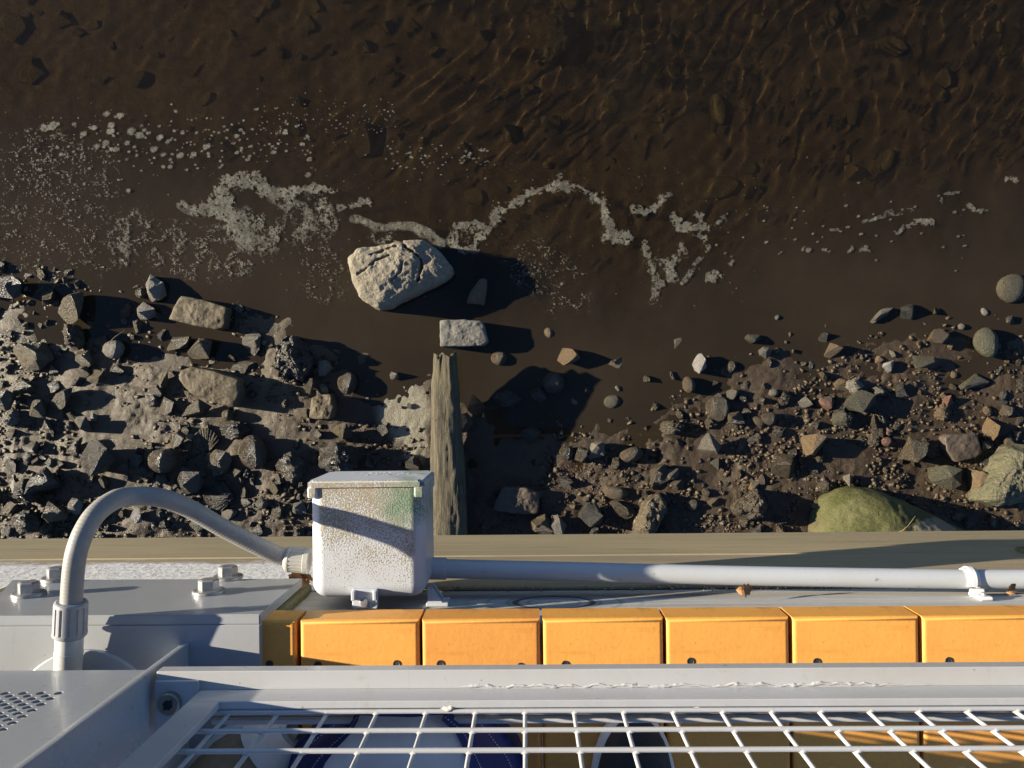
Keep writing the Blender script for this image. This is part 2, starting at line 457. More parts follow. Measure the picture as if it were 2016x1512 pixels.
M['rust'] = simple('rust_and_frayed_plastic', (0.55, 0.3, 0.12), (0.5, 0.47, 0.42), 70, 0.8, 150, 0.6, 0.003, lo=0.4, hi=0.5)
M['conduit'] = mk_paint('grey_pvc_conduit', (0.455, 0.48, 0.51), (0.32, 0.30, 0.27), 0.4, 0.0)
M['clamp'] = simple('white_pvc', (0.72, 0.73, 0.74), (0.62, 0.62, 0.62), 30, 0.4, 90, 0.1, 0.001)
def mk_box():
    b = NB('grey_pvc_box')
    g = b.n('ShaderNodeNewGeometry'); nz = b.sep(g.outputs['Normal'])[2]
    o = b.sep(b.co())
    base = b.mix(b.ramp(b.noise(14, 5, 0.6), 0.3, 0.7), (0.52, 0.545, 0.58), (0.46, 0.485, 0.52))
    up = b.ramp(nz, 0.9, 0.985)
    n1, n2, n3 = b.noise(420, 3, 0.6), b.noise(520, 3, 0.6, b.co((1, 1, 1), 'Object', (3, 1, 2))), b.noise(26, 4, 0.6)
    # grime settled on the flat top, thickest towards the lid
    dens = b.math('ADD', b.ramp(o[1], -0.075, 0.075, 0.30, 0.60), b.ramp(n3, 0.3, 0.7, -0.09, 0.09))
    sp = b.ramp(b.math('SUBTRACT', dens, n1), -0.10, 0.06)
    hue = b.mix(b.ramp(n2, 0.40, 0.60), (0.24, 0.14, 0.07), (0.19, 0.21, 0.16))
    hue = b.mix(b.ramp(b.noise(300, 2), 0.45, 0.6), hue, (0.34, 0.27, 0.12))
    c = b.mix(b.math('MULTIPLY', b.math('MULTIPLY', sp, up), 0.85), base, hue)
    # green algae at the corner by the lid
    d = b.math('SQRT', b.math('ADD', b.math('POWER', b.math('SUBTRACT', o[0], 0.052), 2.0), b.math('POWER', b.math('SUBTRACT', o[1], 0.052), 2.0)))
    d = b.math('ADD', d, b.ramp(b.noise(40, 5, 0.7), 0.3, 0.7, -0.014, 0.014))
    al = b.math('MULTIPLY', b.ramp(d, 0.016, 0.040, 1, 0), b.ramp(n1, 0.36, 0.56, 0.2, 1))
    c = b.mix(al, c, b.mix(b.ramp(n2, 0.4, 0.6), (0.07, 0.19, 0.14), (0.16, 0.21, 0.11)))
    return b.fin(c, b.math('ADD', 0.35, b.math('MULTIPLY', sp, 0.3)), b.bump(b.math('MULTIPLY', sp, up), 0.3, 0.0015), spec=0.45)
M['pvc'] = mk_box()
M['scratch'] = simple('chalky_scratches', (0.9, 0.9, 0.9), (0.85, 0.85, 0.86), 60, 0.7)
def mk_hose():
    b = NB('grey_ribbed_hose')
    u = b.n('ShaderNodeAttribute', attribute_name='len').outputs['Fac']
    w = b.math('SINE', b.math('MULTIPLY', u, 1500.0))
    f = b.noise(9, 5, 0.6)
    c = b.mix(b.ramp(f, 0.35, 0.7), (0.29, 0.285, 0.275), (0.235, 0.225, 0.205))
    c = b.mix(b.math('MULTIPLY', b.ramp(b.noise(80, 4, 0.6), 0.5, 0.7), 0.4), c, (0.36, 0.33, 0.28))
    return b.fin(c, 0.5, b.bump(w, 0.10, 0.0008), spec=0.35)
M['hose'] = mk_hose()
M['nut'] = simple('grey_nylon_nut', (0.36, 0.365, 0.375), (0.30, 0.30, 0.31), 40, 0.42, 120, 0.12, 0.001)
M['nut_pale'] = simple('pale_grey_nylon_nut', (0.43, 0.42, 0.39), (0.36, 0.35, 0.32), 40, 0.55, 120, 0.2, 0.001)
M['stub'] = simple('pale_pvc_stub', (0.58, 0.59, 0.6), (0.45, 0.43, 0.38), 25, 0.35, 120, 0.1, 0.001)
M['leaf'] = simple('dead_leaf', (0.32, 0.16, 0.06), (0.24, 0.13, 0.06), 40, 0.7, 120, 0.4, 0.002)
M['litter'] = simple('leaf_litter', (0.28, 0.17, 0.09), (0.42, 0.36, 0.27), 200, 0.8, 300, 0.5, 0.002, lo=0.45, hi=0.55)
M['twig'] = simple('twig_bark', (0.10, 0.06, 0.03), (0.16, 0.11, 0.06), 60, 0.8)
M['shoe_black'] = simple('black_shoe_fabric', (0.012, 0.013, 0.016), (0.02, 0.021, 0.025), 150, 0.7, 500, 0.3, 0.001)
M['rubber'] = simple('white_shoe_rubber', (0.68, 0.68, 0.66), (0.58, 0.57, 0.54), 40, 0.55)
M['tan'] = simple('tan_suede', (0.30, 0.235, 0.16), (0.22, 0.17, 0.11), 40, 0.85, 300, 0.4, 0.002)
M['navy'] = simple('navy_canvas', (0.012, 0.022, 0.12), (0.018, 0.03, 0.15), 60, 0.8, 600, 0.4, 0.001)
M['canvas'] = simple('white_canvas', (0.62, 0.60, 0.58), (0.54, 0.52, 0.51), 20, 0.8, 600, 0.3, 0.001)
M['thread'] = simple('white_thread', (0.6, 0.6, 0.62), (0.5, 0.5, 0.52), 100, 0.8)
# ------------------------------------------------------------------ river bed, water, foam
W = -2.24                                        # water level
S = 0.002                                        # metres per photo pixel at the water
o_w = P(1008, 756, W)
def to_uv(X, Y, Z):
    dx, dy, dz = X - CAM.x, Y - CAM.y, Z - CAM.z
    w = dx*fwd.x + dy*fwd.y + dz*fwd.z
    return (1008 + FPX*(dx*rgt.x + dy*rgt.y + dz*rgt.z)/w, 756 - FPX*(dx*upv.x + dy*upv.y + dz*upv.z)/w)
SH = np.array([(-900, 500), (0, 535), (250, 580), (420, 610), (560, 655), (640, 705), (720, 745), (840, 780), (900, 820),
               (1000, 840), (1090, 835), (1250, 850), (1330, 800), (1450, 765), (1560, 735), (1700, 705), (1850, 690), (2016, 665), (3000, 640)], float)
def G(X, Y):
    X, Y = np.asarray(X, float), np.asarray(Y, float)
    u, v = to_uv(X, Y, np.full_like(X, W))
    s = np.interp(u, SH[:, 0], SH[:, 1]) + (fbm(X*5, Y*5, 2.0, 4) - 0.5) * 90
    t = v - s
    far = np.clip(-t, 0, 900)
    h = np.where(t > 0, np.clip(t, 0, 700)*0.00005 + np.clip(t-90, 0, 700)*0.00013, -np.clip(far, 0, 130)*0.00009 - np.clip(far-130, 0, 900)*0.00021 - np.clip(-t - 60, 0, 3000)*0.00004)
    sp = sst(1.3, .7, np.hypot((u-790)/62, (v-808)/78))
    land = sst(-60, 80, t)*(1-.8*sp)
    left = sst(720, 560, u)
    h = h + (fbm(X*3.3, Y*3.3, 7.0, 3) - 0.5) * (0.012 + 0.016*land*left + 0.014*land)
    h = h + (fbm(X*14, Y*14, 9.0, 3) - 0.5) * (0.008 + 0.008*land)*(1-sp)
    rough = sst(0.42, 0.62, fbm(X*6, Y*6, 31.0, 3))
    h = h + (fbm(X*60, Y*60, 1.0, 3) - 0.5) * (0.003 + 0.009*land*rough)
    r = np.hypot(X, Y)
    h = h * (1 - sst(12, 40, r)) - 0.6 * sst(6, 40, Y) + 0.3*sst(3, 20, -Y)
    return W + h
def Gp(x, y): return float(G(np.array([x]), np.array([y]))[0])
def spaced(a, b, step, far=60, k=1.5):
    c = list(np.arange(a, b + step/2, step))
    x, d = c[0], step
    lo = []
    while x > -far:
        d *= k; x -= d; lo.append(x)
    x, d = c[-1], step
    hi = []
    while x < far:
        d *= k; x += d; hi.append(x)
    return np.array(lo[::-1] + c + hi)
xs, ys = spaced(-2.25, 2.25, 0.0075), spaced(-0.95, 1.72, 0.0075)
X, Y = np.meshgrid(xs, ys)
Zg = G(X, Y)
ground = grid_obj('ground', xs, ys, Zg, M['mud'])
tag(ground, kind='structure')
U, V = to_uv(X, Y, Zg)
tone = sst(760, 560, U) * sst(520, 640, V) * (1 - 0.55*sst(880, 1000, V)) * (0.75 + 0.5*(fbm(X*3, Y*3, 4.0, 3)-0.5))
tone = np.clip(tone + 0.10*(fbm(X*5, Y*5, 12., 3) - 0.3), 0, 1)
sand = sst(1.15, 0.75, np.hypot((U-790)/56, (V-805)/74) + (fbm(X*9, Y*9, 3., 5)-0.5)*0.55)
sand = np.maximum(sand, 0.8*sst(1.1, 0.7, np.hypot((U-818)/28, (V-865)/55) + (fbm(X*16, Y*16, 5., 4)-0.5)*0.7))
add_attr(ground, 'tone', tone); add_attr(ground, 'sand', sand)

wx, wy = spaced(-2.2, 2.2, 0.0058), spaced(-0.9, 1.68, 0.0058)
wx2, wy2 = np.meshgrid(wx, wy)
gz = G(wx2, wy2)
depth = np.clip(W - gz, 0, 1)
wu, wv = to_uv(wx2, wy2, np.full_like(wx2, W))
rdg = lambda x, y, z, o=2: 1 - np.abs(2*fbm(x, y, z, o) - 1)
WR = random.Random(8)
WAVES = []
for i in range(26):
    lam = 0.055*(0.30/0.055)**WR.random()
    an = R(-22) + WR.gauss(0, .55)
    WAVES.append((2*math.pi/lam*math.cos(an), 2*math.pi/lam*math.sin(an), WR.uniform(0, 6.28), lam**1.25*(1 if lam > .1 else .8)))
def wave(x, y, dep, u):            # ripples; they die out in the thin water by the shore
    amp = sst(0.0, 0.08, dep) * (0.45 + 0.55*sst(200, 1300, u)) * (1 - sst(4, 12, np.hypot(x, y)))
    wx_ = x + .035*np.sin(3.1*y + 1.7*x + .4) + .02*np.sin(7.3*y - 2.9*x)
    wy_ = y + .035*np.sin(2.7*x - 1.1*y) + .02*np.sin(6.1*x + 3.3*y + 1)
    w = 0
    for kx, ky, ph, am in WAVES: w = w + am*np.sin(kx*wx_ + ky*wy_ + ph)
    return w*WAMP*amp
WAMP = 0.0036
water = grid_obj('water', wx, wy, W + wave(wx2, wy2, depth, wu), M['water'])
tag(water, kind='structure')
water.cycles.is_caustics_caster = True
ground.cycles.is_caustics_receiver = True
turb = 0.20 + 0.64*sst(0.085, 0.012, depth) + 0.20*(fbm(wx2*2.5, wy2*2.5, 21., 4)-0.5) + 0.10*sst(1400, 500, wu)*sst(300, 480, wv)
add_attr(water, 'turbid', np.clip(turb, 0.06, 0.93))

# floating foam: strokes traced from the photo, broken up by noise, built as real thin patches on the surface
STROKES = [  # (points, half width, lace 0 solid .. 1 open)
 ([(1102,352),(1090,368),(1060,376),(1030,392),(1005,412),(985,430),(962,452),(945,470),(938,490)], 10, .1),
 ([(962,452),(925,440),(895,450),(882,468),(900,492),(935,488)], 9, .25),
 ([(925,462),(915,475)], 26, .75),
 ([(1100,372),(1140,374),(1165,385),(1186,402),(1190,428),(1200,448),(1236,462)], 9, .12),
 ([(1205,452),(1232,464)], 15, .1), ([(1242,414),(1268,416),(1292,408),(1312,388)], 8, .1), ([(1300,394),(1318,386)], 7, 0),
 ([(1330,424),(1335,444),(1362,448),(1392,450),(1424,436)], 11, .12), ([(1384,424),(1392,450),(1370,462)], 12, .1),
 ([(1262,486),(1282,512),(1312,520),(1340,500),(1346,488)], 11, .2), ([(1312,520),(1322,548),(1300,556)], 10, .15), ([(1280,520),(1286,560),(1278,600)], 9, .45), ([(1395,552),(1415,550)], 8, 0), ([(1345,555),(1395,488)], 6, .5),
 ([(1438,524),(1444,516)], 7, 0),
 ([(400,408),(430,378),(455,362),(490,360),(520,368),(545,378),(580,372),(620,366),(655,374)], 14, .08),
 ([(430,385),(455,420),(470,450),(490,480),(520,492)], 20, .3), ([(545,380),(590,420),(600,450)], 20, .45),
 ([(410,410),(440,410)], 20, .1), ([(365,398),(395,416)], 12, .5), ([(480,440),(540,470),(590,440)], 34, .6),
 ([(620,380),(640,420),(650,450)], 20, .55), ([(668,408),(700,396),(725,390)], 7, .15),
 ([(250,455),(290,470),(350,470),(420,480),(470,500)], 46, .72), ([(330,505),(420,520),(500,500)], 40, .8), ([(245,440),(250,520)], 10, .5), ([(300,440),(350,436)], 12, .7),
 ([(700,428),(740,452),(775,448),(815,450),(850,466),(868,480)], 10, .35), ([(730,455),(770,470)], 16, .6),
 ([(70,290),(130,300),(190,330),(205,360)], 40, .86), ([(60,330),(110,430),(180,480)], 75, .92), ([(20,420),(60,520)], 60, .93),
 ([(1040,520),(1090,540),(1120,590)], 55, .93), ([(620,470),(640,560)], 50, .9),
 ([(1700,440),(1750,425),(1800,412)], 5, .5), ([(1760,460),(1800,442),(1830,440)], 5, .3), ([(1845,395),(1850,402)], 8, .2), ([(1860,388),(1885,376)], 4, .3), ([(1905,410),(1945,408)], 5, 0), ([(1975,360),(2000,358)], 5, .2),
 ([(1580,490),(1590,492)], 6, 0), ([(1615,498),(1625,498)], 7, 0), ([(1660,490),(1675,486)], 6, 0), ([(1690,496),(1704,490)], 6, 0), ([(1630,452),(1650,448)], 5, .4),
 ([(85,258),(118,246)], 5, .1)]
FS = 1.3
us, vs_ = np.arange(-30, 2046, FS), np.arange(170, 640, FS)
FU, FV = np.meshgrid(us, vs_)
w1 = fbm(FU/34, FV/34, 1.5, 5) - 0.5
w2 = fbm(FU/9, FV/9, 6.5, 4) - 0.5
wu_, wv_ = FU + 26*(fbm(FU/45, FV/45, 11., 3)-0.5), FV + 26*(fbm(FU/45, FV/45, 14., 3)-0.5)
mask = np.full(FU.shape, -9.0)
for pts, hw, lace in STROKES:
    d = np.full(FU.shape, 1e9)
    for (x0, y0), (x1, y1) in zip(pts[:-1], pts[1:]):
        L2 = (x1-x0)**2 + (y1-y0)**2 + 1e-6
        t = np.clip(((wu_-x0)*(x1-x0) + (wv_-y0)*(y1-y0))/L2, 0, 1)
        d = np.minimum(d, np.hypot(wu_-x0-t*(x1-x0), wv_-y0-t*(y1-y0)))
    ridge = np.abs(fbm(FU/22, FV/22, 3.1, 3) - 0.5)*3.4            # lace: thin threads between holes
    grain = fbm(FU/2.1, FV/2.1, 8.8, 2)
    q = 1 - d/hw + w1*3.0 + w2*2.8 - .04 - 1.1*sst(.60, .72, fbm(FU/4.5, FV/4.5, 2.2, 3))
    if lace > 0.3: q = np.minimum(1 - d/hw + w1*0.9, 0.42 - ridge*lace*1.25 + (grain-0.5)*2.3*lace - 0.95*(lace-0.5))
    else: q = q - np.maximum(0, ridge*-1 + 0.25)*0 + (-0.6)*sst(0.10, 0.0, ridge)*lace*4
    mask = np.maximum(mask, q)
rng = random.Random(4)
def fleck(u, v, r, e=1.0, a=0.0):
    i0, i1 = np.searchsorted(us, [u-r*2, u+r*2]); j0, j1 = np.searchsorted(vs_, [v-r*2, v+r*2])
    if i1 <= i0 or j1 <= j0: return
    uu, vv = FU[j0:j1, i0:i1]-u, FV[j0:j1, i0:i1]-v
    ca, sa = math.cos(a), math.sin(a)
    q = 1 - np.hypot((uu*ca+vv*sa)/e, (-uu*sa+vv*ca)*1.0)/r + w2[j0:j1, i0:i1]*1.5
    mask[j0:j1, i0:i1] = np.maximum(mask[j0:j1, i0:i1], q)
for (u, v, r) in [(210,224,9),(238,228,9),(100,252,8),(148,245,6),(185,252,7),(220,246,7),(165,264,8),(218,260,8),(258,258,9),(275,268,9),(293,262,5),(315,272,8),(210,282,8),(230,295,7),(250,284,8),(192,288,6),(304,294,9),(322,305,7),(356,307,8),(407,289,8),(466,268,7),(330,280,6),(360,262,6),(382,305,6),(335,329,6),(254,376,6),(608,345,6),(540,300,6),(468,300,5),(610,315,5)]:
    fleck(u, v, r*.8, 1.35, -0.3)
for _ in range(260):
    t = rng.random()
    u = rng.uniform(70, 620); v = 285 + rng.gauss(0, 30) + (u-300)*-0.03
    fleck(u, v, rng.uniform(1.0, 2.9)*(1.0 if rng.random() < .85 else 1.5), 1.3, rng.uniform(-.6, .3))
for _ in range(150): fleck(rng.uniform(500, 780), rng.gauss(235, 26), rng.uniform(.9, 2.0), 1.2)
for _ in range(90): fleck(rng.uniform(760, 975), rng.gauss(308, 15), rng.uniform(1.0, 2.6), 1.5, -.2)
for _ in range(420): fleck(rng.uniform(0, 1500), rng.uniform(330, 620), rng.uniform(.9, 1.6))
for _ in range(70): fleck(rng.uniform(1380, 1900), rng.gauss(450, 40), rng.uniform(1.0, 2.8), 1.6, -.4)
for _ in range(420): fleck(rng.gauss(110, 70), rng.gauss(400, 90), rng.uniform(.9, 1.6))
keep = mask > 0.0
fj, fi = np.nonzero(keep)
idx = -np.ones((len(vs_)+1, len(us)+1), dtype=np.int64)
for dj in (0, 1):
    for di in (0, 1): idx[fj+dj, fi+di] = 0
vj, vi = np.nonzero(idx == 0)
idx[vj, vi] = np.arange(len(vj))
pu, pv = us[0] + vi*FS - FS/2, vs_[0] + vj*FS - FS/2
rx = (pu-1008)/FPX; ry = (756-pv)/FPX
D = np.outer(rx, np.array(rgt)) + np.outer(ry, np.array(upv)) + np.array(fwd)
t = (W - CAM.z)/D[:, 2]
px, py = D[:, 0]*t, D[:, 1]*t
gpz = G(px, py)
pz = np.maximum(W + wave(px, py, np.clip(W - gpz, 0, 1), pu) + 0.003, gpz + 0.002) + 0.0015*vn(px*90, py*90, 2.)
Fq = np.stack([idx[fj, fi], idx[fj+1, fi], idx[fj+1, fi+1], idx[fj, fi+1]], 1)
foam = mobj('foam', np.stack([px, py, pz], 1), Fq, M['foam'], smooth=True)
gi = np.clip(((pu-us[0])/FS).round().astype(int), 0, len(us)-1); gj = np.clip(((pv-vs_[0])/FS).round().astype(int), 0, len(vs_)-1)
add_attr(foam, 'cover', sst(-.05, .42, mask[gj, gi]))
tag(foam, 'pale grey foam scum drifting in bands and flecks on the brown water', 'foam', kind='stuff')

# ------------------------------------------------------------------ stones
def displace(bm, amp, freq, seed):
    for v in bm.verts:
        n = mn.noise_vector(v.co*freq + Vector((seed*3.1, seed*1.7, seed)))
        v.co += n*amp
def proto_mesh(bm, name, smooth):
    bm.normal_update()
    me = bpy.data.meshes.new(name)
    bm.to_mesh(me); bm.free()
    me.polygons.foreach_set('use_smooth', np.full(len(me.polygons), smooth, dtype=bool))
    me.materials.append(M['stone_left'])
    return me
def hull_proto(seed, npts=13, flat=1.0, wedge=0.0, name='stone'):
    r = random.Random(seed); bm = bmesh.new()
    for _ in range(npts):
        d = Vector((r.gauss(0, 1), r.gauss(0, 1), r.gauss(0, 1)*flat)).normalized()
        k = r.uniform(.40, .56)
        p = d*k
        p.z += wedge*p.x
        bm.verts.new(p)
    ret = bmesh.ops.convex_hull(bm, input=bm.verts[:])
    bmesh.ops.delete(bm, geom=list({e for e in ret['geom_unused'] + ret['geom_interior'] if isinstance(e, bmesh.types.BMVert)}), context='VERTS')
    bmesh.ops.dissolve_limit(bm, angle_limit=R(9), verts=bm.verts[:], edges=bm.edges[:])
    bmesh.ops.bevel(bm, geom=bm.edges[:], offset=.014, segments=1, affect='EDGES')
    bmesh.ops.triangulate(bm, faces=bm.faces[:])
    bmesh.ops.subdivide_edges(bm, edges=[e for e in bm.edges if e.calc_length() > .12], cuts=2, use_grid_fill=True)
    displace(bm, .03, 2.2, seed); displace(bm, .016, 11.0, seed+5)
    xs_ = [v.co for v in bm.verts]
    lo = [min(c[i] for c in xs_) for i in range(3)]; hi = [max(c[i] for c in xs_) for i in range(3)]
    for v in bm.verts: v.co = Vector(((v.co[i]-lo[i])/(hi[i]-lo[i]) - .5 for i in range(3)))
    return proto_mesh(bm, name, False)
def ball_proto(seed, a1, f1, a2, f2, sub=4, name='stone', smooth=True, ridged=False):
    bm = bmesh.new()
    bmesh.ops.create_icosphere(bm, subdivisions=sub, radius=.5)
    for v in bm.verts:
        p = v.co.copy(); n = p.normalized(); q = p + Vector((seed*2.3, seed, seed*.7))
        d = a1*mn.noise(q*f1) + a2*(abs(mn.noise(q*f2))*2-.5 if ridged else mn.noise(q*f2))
        v.co = p + n*d
    return proto_mesh(bm, name, smooth)
ANG = [hull_proto(i, 11 + i % 5, 1.0) for i in range(12)]
WED = [hull_proto(40+i, 9, .9, .5) for i in range(5)]
FLT = [hull_proto(70+i, 12, .8) for i in range(5)]
RND = [ball_proto(i, .10, 1.4, .02, 6, 3) for i in range(5)]
CIN = [ball_proto(20+i, .16, 2.0, .13, 7, 4, 'cinder', True, True) for i in range(3)]
def rib_proto():
    bm = bmesh.new(); n, m = 40, 16
    g = [[None]*(n+1) for _ in range(m+1)]
    for j in range(m+1):
        for i in range(n+1):
            a = -1.15 + 2.3*i/n; r = .05 + .95*j/m
            z = .35*math.sin(math.pi*(.15+.75*j/m)) + .06*math.sin(i*1.9)*(j/m)
            g[j][i] = bm.verts.new((r*math.cos(a)-.5, r*math.sin(a)*.55, z))
    for j in range(m):
        for i in range(n): bm.faces.new((g[j][i], g[j+1][i], g[j+1][i+1], g[j][i+1]))
    r = bmesh.ops.extrude_face_region(bm, geom=bm.faces[:])
    for v in [x for x in r['geom'] if isinstance(x, bmesh.types.BMVert)]: v.co.z -= .12
    bmesh.ops.recalc_face_normals(bm, faces=bm.faces[:])
    return proto_mesh(bm, 'shell', True)
RIB = [rib_proto()]
KIND = {'a': ANG, 'w': WED, 'f': FLT, 'r': RND, 'c': CIN, 'k': RIB}
placed = []                                           # (u, v, radius in px) of everything lying on the bank
srnd = random.Random(11)
def stone(kind, mat, u, v, w, h, rot=0, hf=0.6, label=None, cat='stone', group=None, name='stone', sink=.22, tilt=0.0):
    p = P(u, v, W + .02)
    z = Gp(p.x, p.y)
    hz = hf * min(w, h) * S
    p = P(u, v, z + hz*.45)
    me = srnd.choice(KIND[kind])
    o = bpy.data.objects.new(name, me)
    COL.objects.link(o)
    o.cycles.is_caustics_receiver = v < 560
    o.material_slots[0].link = 'OBJECT'; o.material_slots[0].material = M[mat]
    o.location = (p.x, p.y, z + hz*(.5 - sink) if kind != 'k' else z)
    o.scale = (w*S, h*S, hz)
    o.rotation_euler = (tilt, srnd.uniform(-.12, .12), R(rot))
    placed.append((u, v, max(w, h)*.5))
    return tag(o, label, cat, group)

def outline_rock(name, label, cat, mat, pts, height, seed, top_round=.35, noise_a=.02, cracks=(), tilt=(0, 0), base_z=None, M_=112, group=None, edge=.06, wall=1.06, rings=26):
    """a rock from its outline (photo pixels at its top): flat-ish rough top, steep rough sides, bottom sunk in the mud"""
    c = (sum(p[0] for p in pts)/len(pts), sum(p[1] for p in pts)/len(pts))
    g = P(c[0], c[1], W); zb = Gp(g.x, g.y) if base_z is None else base_z
    zt = zb + height
    loop = [P(a, b, zt) for a, b in pts]
    n = len(loop); per = []
    for i in range(n):
        a, b = loop[i], loop[(i+1) % n]
        k = max(2, int(round((b-a).length*1.0/sum((loop[j]-loop[(j+1) % n]).length for j in range(n))*M_)))
        per += [a.lerp(b, t/k) for t in range(k)]
    for _ in range(2): per = [(per[i-1] + per[i]*2 + per[(i+1) % len(per)])/4 for i in range(len(per))]
    cen = sum(per, Vector())/len(per)
    Mn = len(per)
    V = [cen.copy()]; Fs = []
    prof = [(t/rings, None) for t in range(1, rings+1)] + [(1 + (wall-1)*t, 1-t) for t in (.12, .3, .5, .75, 1.0)]
    sd = Vector((seed*1.3, seed*2.1, seed*.7))
    scl = max((p-cen).length for p in per)
    for s, zz in prof:
        for p in per:
            q = cen + (p-cen)*s
            if zz is None:
                e = max(0, (s-(1-edge*3))/(edge*3))
                q.z = zb + height*(1 - top_round*s**2.2 - .25*e**2*top_round*2)
            else:
                q.z = zb + height*zz*max(.1, 1-1.5*top_round) - .02*(1-zz)
            V.append(q)
    V[0].z = zb + height
    CK = [([P(a, b, zt).xy for a, b in l], wd, dp) for l, wd, dp in cracks]
    out = []
    for k, q in enumerate(V):
        r_ = q - cen
        ti = tilt[0]*r_.x + tilt[1]*r_.y
        nz = mn.fractal(q*6/scl*.25 + sd, 1, 2, 5) * noise_a
        nz2 = mn.fractal(q*38 + sd, .8, 2, 4) * noise_a*.35
        w = q.copy()
        w.z += (nz + nz2 + ti) * (1 if q.z > zb + .2*height else .2)
        rad = Vector((r_.x, r_.y, 0))
        if rad.length > .5*scl*.5:
            w += rad.normalized()*(mn.fractal(q*22 + sd*2, .9, 2, 4)*noise_a*.45)
        for ln, wd, dp in CK:
            m_ = min(((q.xy - a_) - (b_-a_)*max(0, min(1, (q.xy-a_).dot(b_-a_)/((b_-a_).length_squared+1e-9)))).length for a_, b_ in zip(ln[:-1], ln[1:]))
            m_ += .006*mn.noise(q*60)
            if m_ < wd and q.z > zb + .3*height: w.z -= dp*(1 - max(0, m_)/wd)
        out.append(w)
    for i in range(Mn): Fs.append((0, 1+i, 1+(i+1) % Mn))
    for k in range(len(prof)-1):
        for i in range(Mn):
            a, b = 1+k*Mn+i, 1+k*Mn+(i+1) % Mn
            Fs.append((a, a+Mn, b+Mn, b))
    o = mobj(name, out, Fs, M[mat], None, True, origin=(cen.x, cen.y, zb))
    r = max(math.hypot(p[0]-c[0], p[1]-c[1]) for p in pts)
    placed.append((c[0], c[1], r*.85))
    return tag(o, label, cat, group)

outline_rock('boulder', 'large dry pale boulder at the water edge, biggest stone in view', 'boulder', 'boulder',
  [(681,506),(700,487),(745,481),(795,470),(832,470),(856,484),(878,512),(887,530),(872,545),(858,553),(835,563),(798,580),(762,600),(738,604),(702,582),(690,552)], .17, 3, .14, .011, [([(790,474),(800,486),(815,500),(826,512),(828,530),(822,552)], .007, .024), ([(702,540),(720,528),(740,514),(765,502)], .006, .012), ([(730,500),(760,490),(780,484)], .006, .012), ([(770,552),(788,536),(792,515)], .006, .010)], (-.05, .06), None, 200, None, .05, 1.05, 60)
outline_rock('cobblestone', 'rectangular grey cobblestone lying just beyond the end of the rotten timber', 'cobblestone', 'cobble',
  [(865,630),(908,629),(950,632),(960,672),(950,680),(905,681),(866,682)], .065, 8, .06, .006, (), (0, 0), W-.005, 110, None, .03, 1.02)
outline_rock('brick', 'muddy brick half in the water, nearer the foam of the two whole bricks', 'brick', 'brick',
  [(329,628),(342,600),(355,582),(400,590),(447,606),(440,645),(425,649),(380,640)], .06, 12, .08, .006, (), (.05, 0), None, 130, None, .03, 1.03)
outline_rock('brick', 'large muddy brick lying flat on the grey mud with a long dark shadow', 'brick', 'brick',
  [(349,745),(352,730),(376,722),(425,732),(472,748),(470,775),(460,802),(420,793),(380,778),(362,764)], .072, 14, .08, .006, (), (.04, 0), None, 130, None, .03, 1.03)
outline_rock('brick', 'broken half brick beside the pale sand patch', 'brick', 'brick',
  [(612,784),(628,777),(651,776),(657,800),(655,824),(632,826),(608,822)], .05, 16, .1, .006, (), (.02, 0), None, 90, None, .04, 1.03)
outline_rock('flat_stone', 'flat tan stone half in the shadow of the large pale boulder', 'stone', 'stone_tan',
  [(946,547),(959,549),(957,575),(953,600),(918,596),(925,575)], .035, 21, .1, .004, (), (0, 0), W-.012, 70)
outline_rock('dark_rock', 'lumpy dark rock standing in the shallow water right of the bricks', 'rock', 'stone_dark',
  [(538,690),(548,668),(572,658),(592,676),(612,717),(606,738),(572,752),(552,748),(534,717)], .075, 23, .4, .03, (), (-.1, 0), None, 110)
outline_rock('slab', 'flat brown slab with straight edges among the gravel above the mossy boulder', 'slab', 'slab',
  [(1861,862),(1872,856),(1925,855),(1934,892),(1920,902),(1882,910),(1866,888)], .04, 27, .06, .004, (), (0, 0), None, 90, None, .04, 1.03)
outline_rock('slab', 'square brown slab in dark mud below the timber shadow', 'slab', 'slab',
  [(990,960),(1035,961),(1062,972),(1060,1012),(1030,1013),(968,1005)], .045, 29, .1, .008, (), (.02, .05), None, 90, None, .05, 1.04)
outline_rock('mossy_boulder', 'smooth green mossy boulder with a bare pale patch against the timber edge', 'boulder', 'moss',
  [(1634,1062),(1640,1026),(1658,996),(1686,978),(1722,972),(1765,978),(1815,998),(1868,1022),(1915,1046),(1955,1064),(1960,1095),(1880,1130),(1730,1135),(1640,1110)], .19, 33, .5, .008, (), (0, 0), None, 150, None, .05, 1.04, 36)
outline_rock('algae_rock', 'big green stained rock cut by the right end of the shore', 'rock', 'stone_green',
  [(1948,990),(1956,962),(1974,940),(1988,912),(2010,886),(2050,880),(2080,940),(2060,990),(2012,1000),(1982,1001)], .14, 35, .3, .018, (), (-.12, 0), None, 120)
outline_rock('pointed_rock', 'pointed brown rock throwing a dark shadow left of the mossy boulder', 'rock', 'stone_right',
  [(1452,1008),(1470,990),(1500,968),(1512,975),(1520,1000),(1512,1024),(1485,1030),(1458,1018)], .11, 37, .5, .02, (), (.15, 0), None, 100)
outline_rock('broad_rock', 'broad reddish brown rock at the timber edge left of the pointed rock', 'rock', 'stone_right',
  [(1250,1056),(1258,1020),(1275,988),(1300,975),(1318,990),(1308,1030),(1290,1060),(1270,1075)], .07, 39, .4, .02, (), (.1, 0), None, 90)
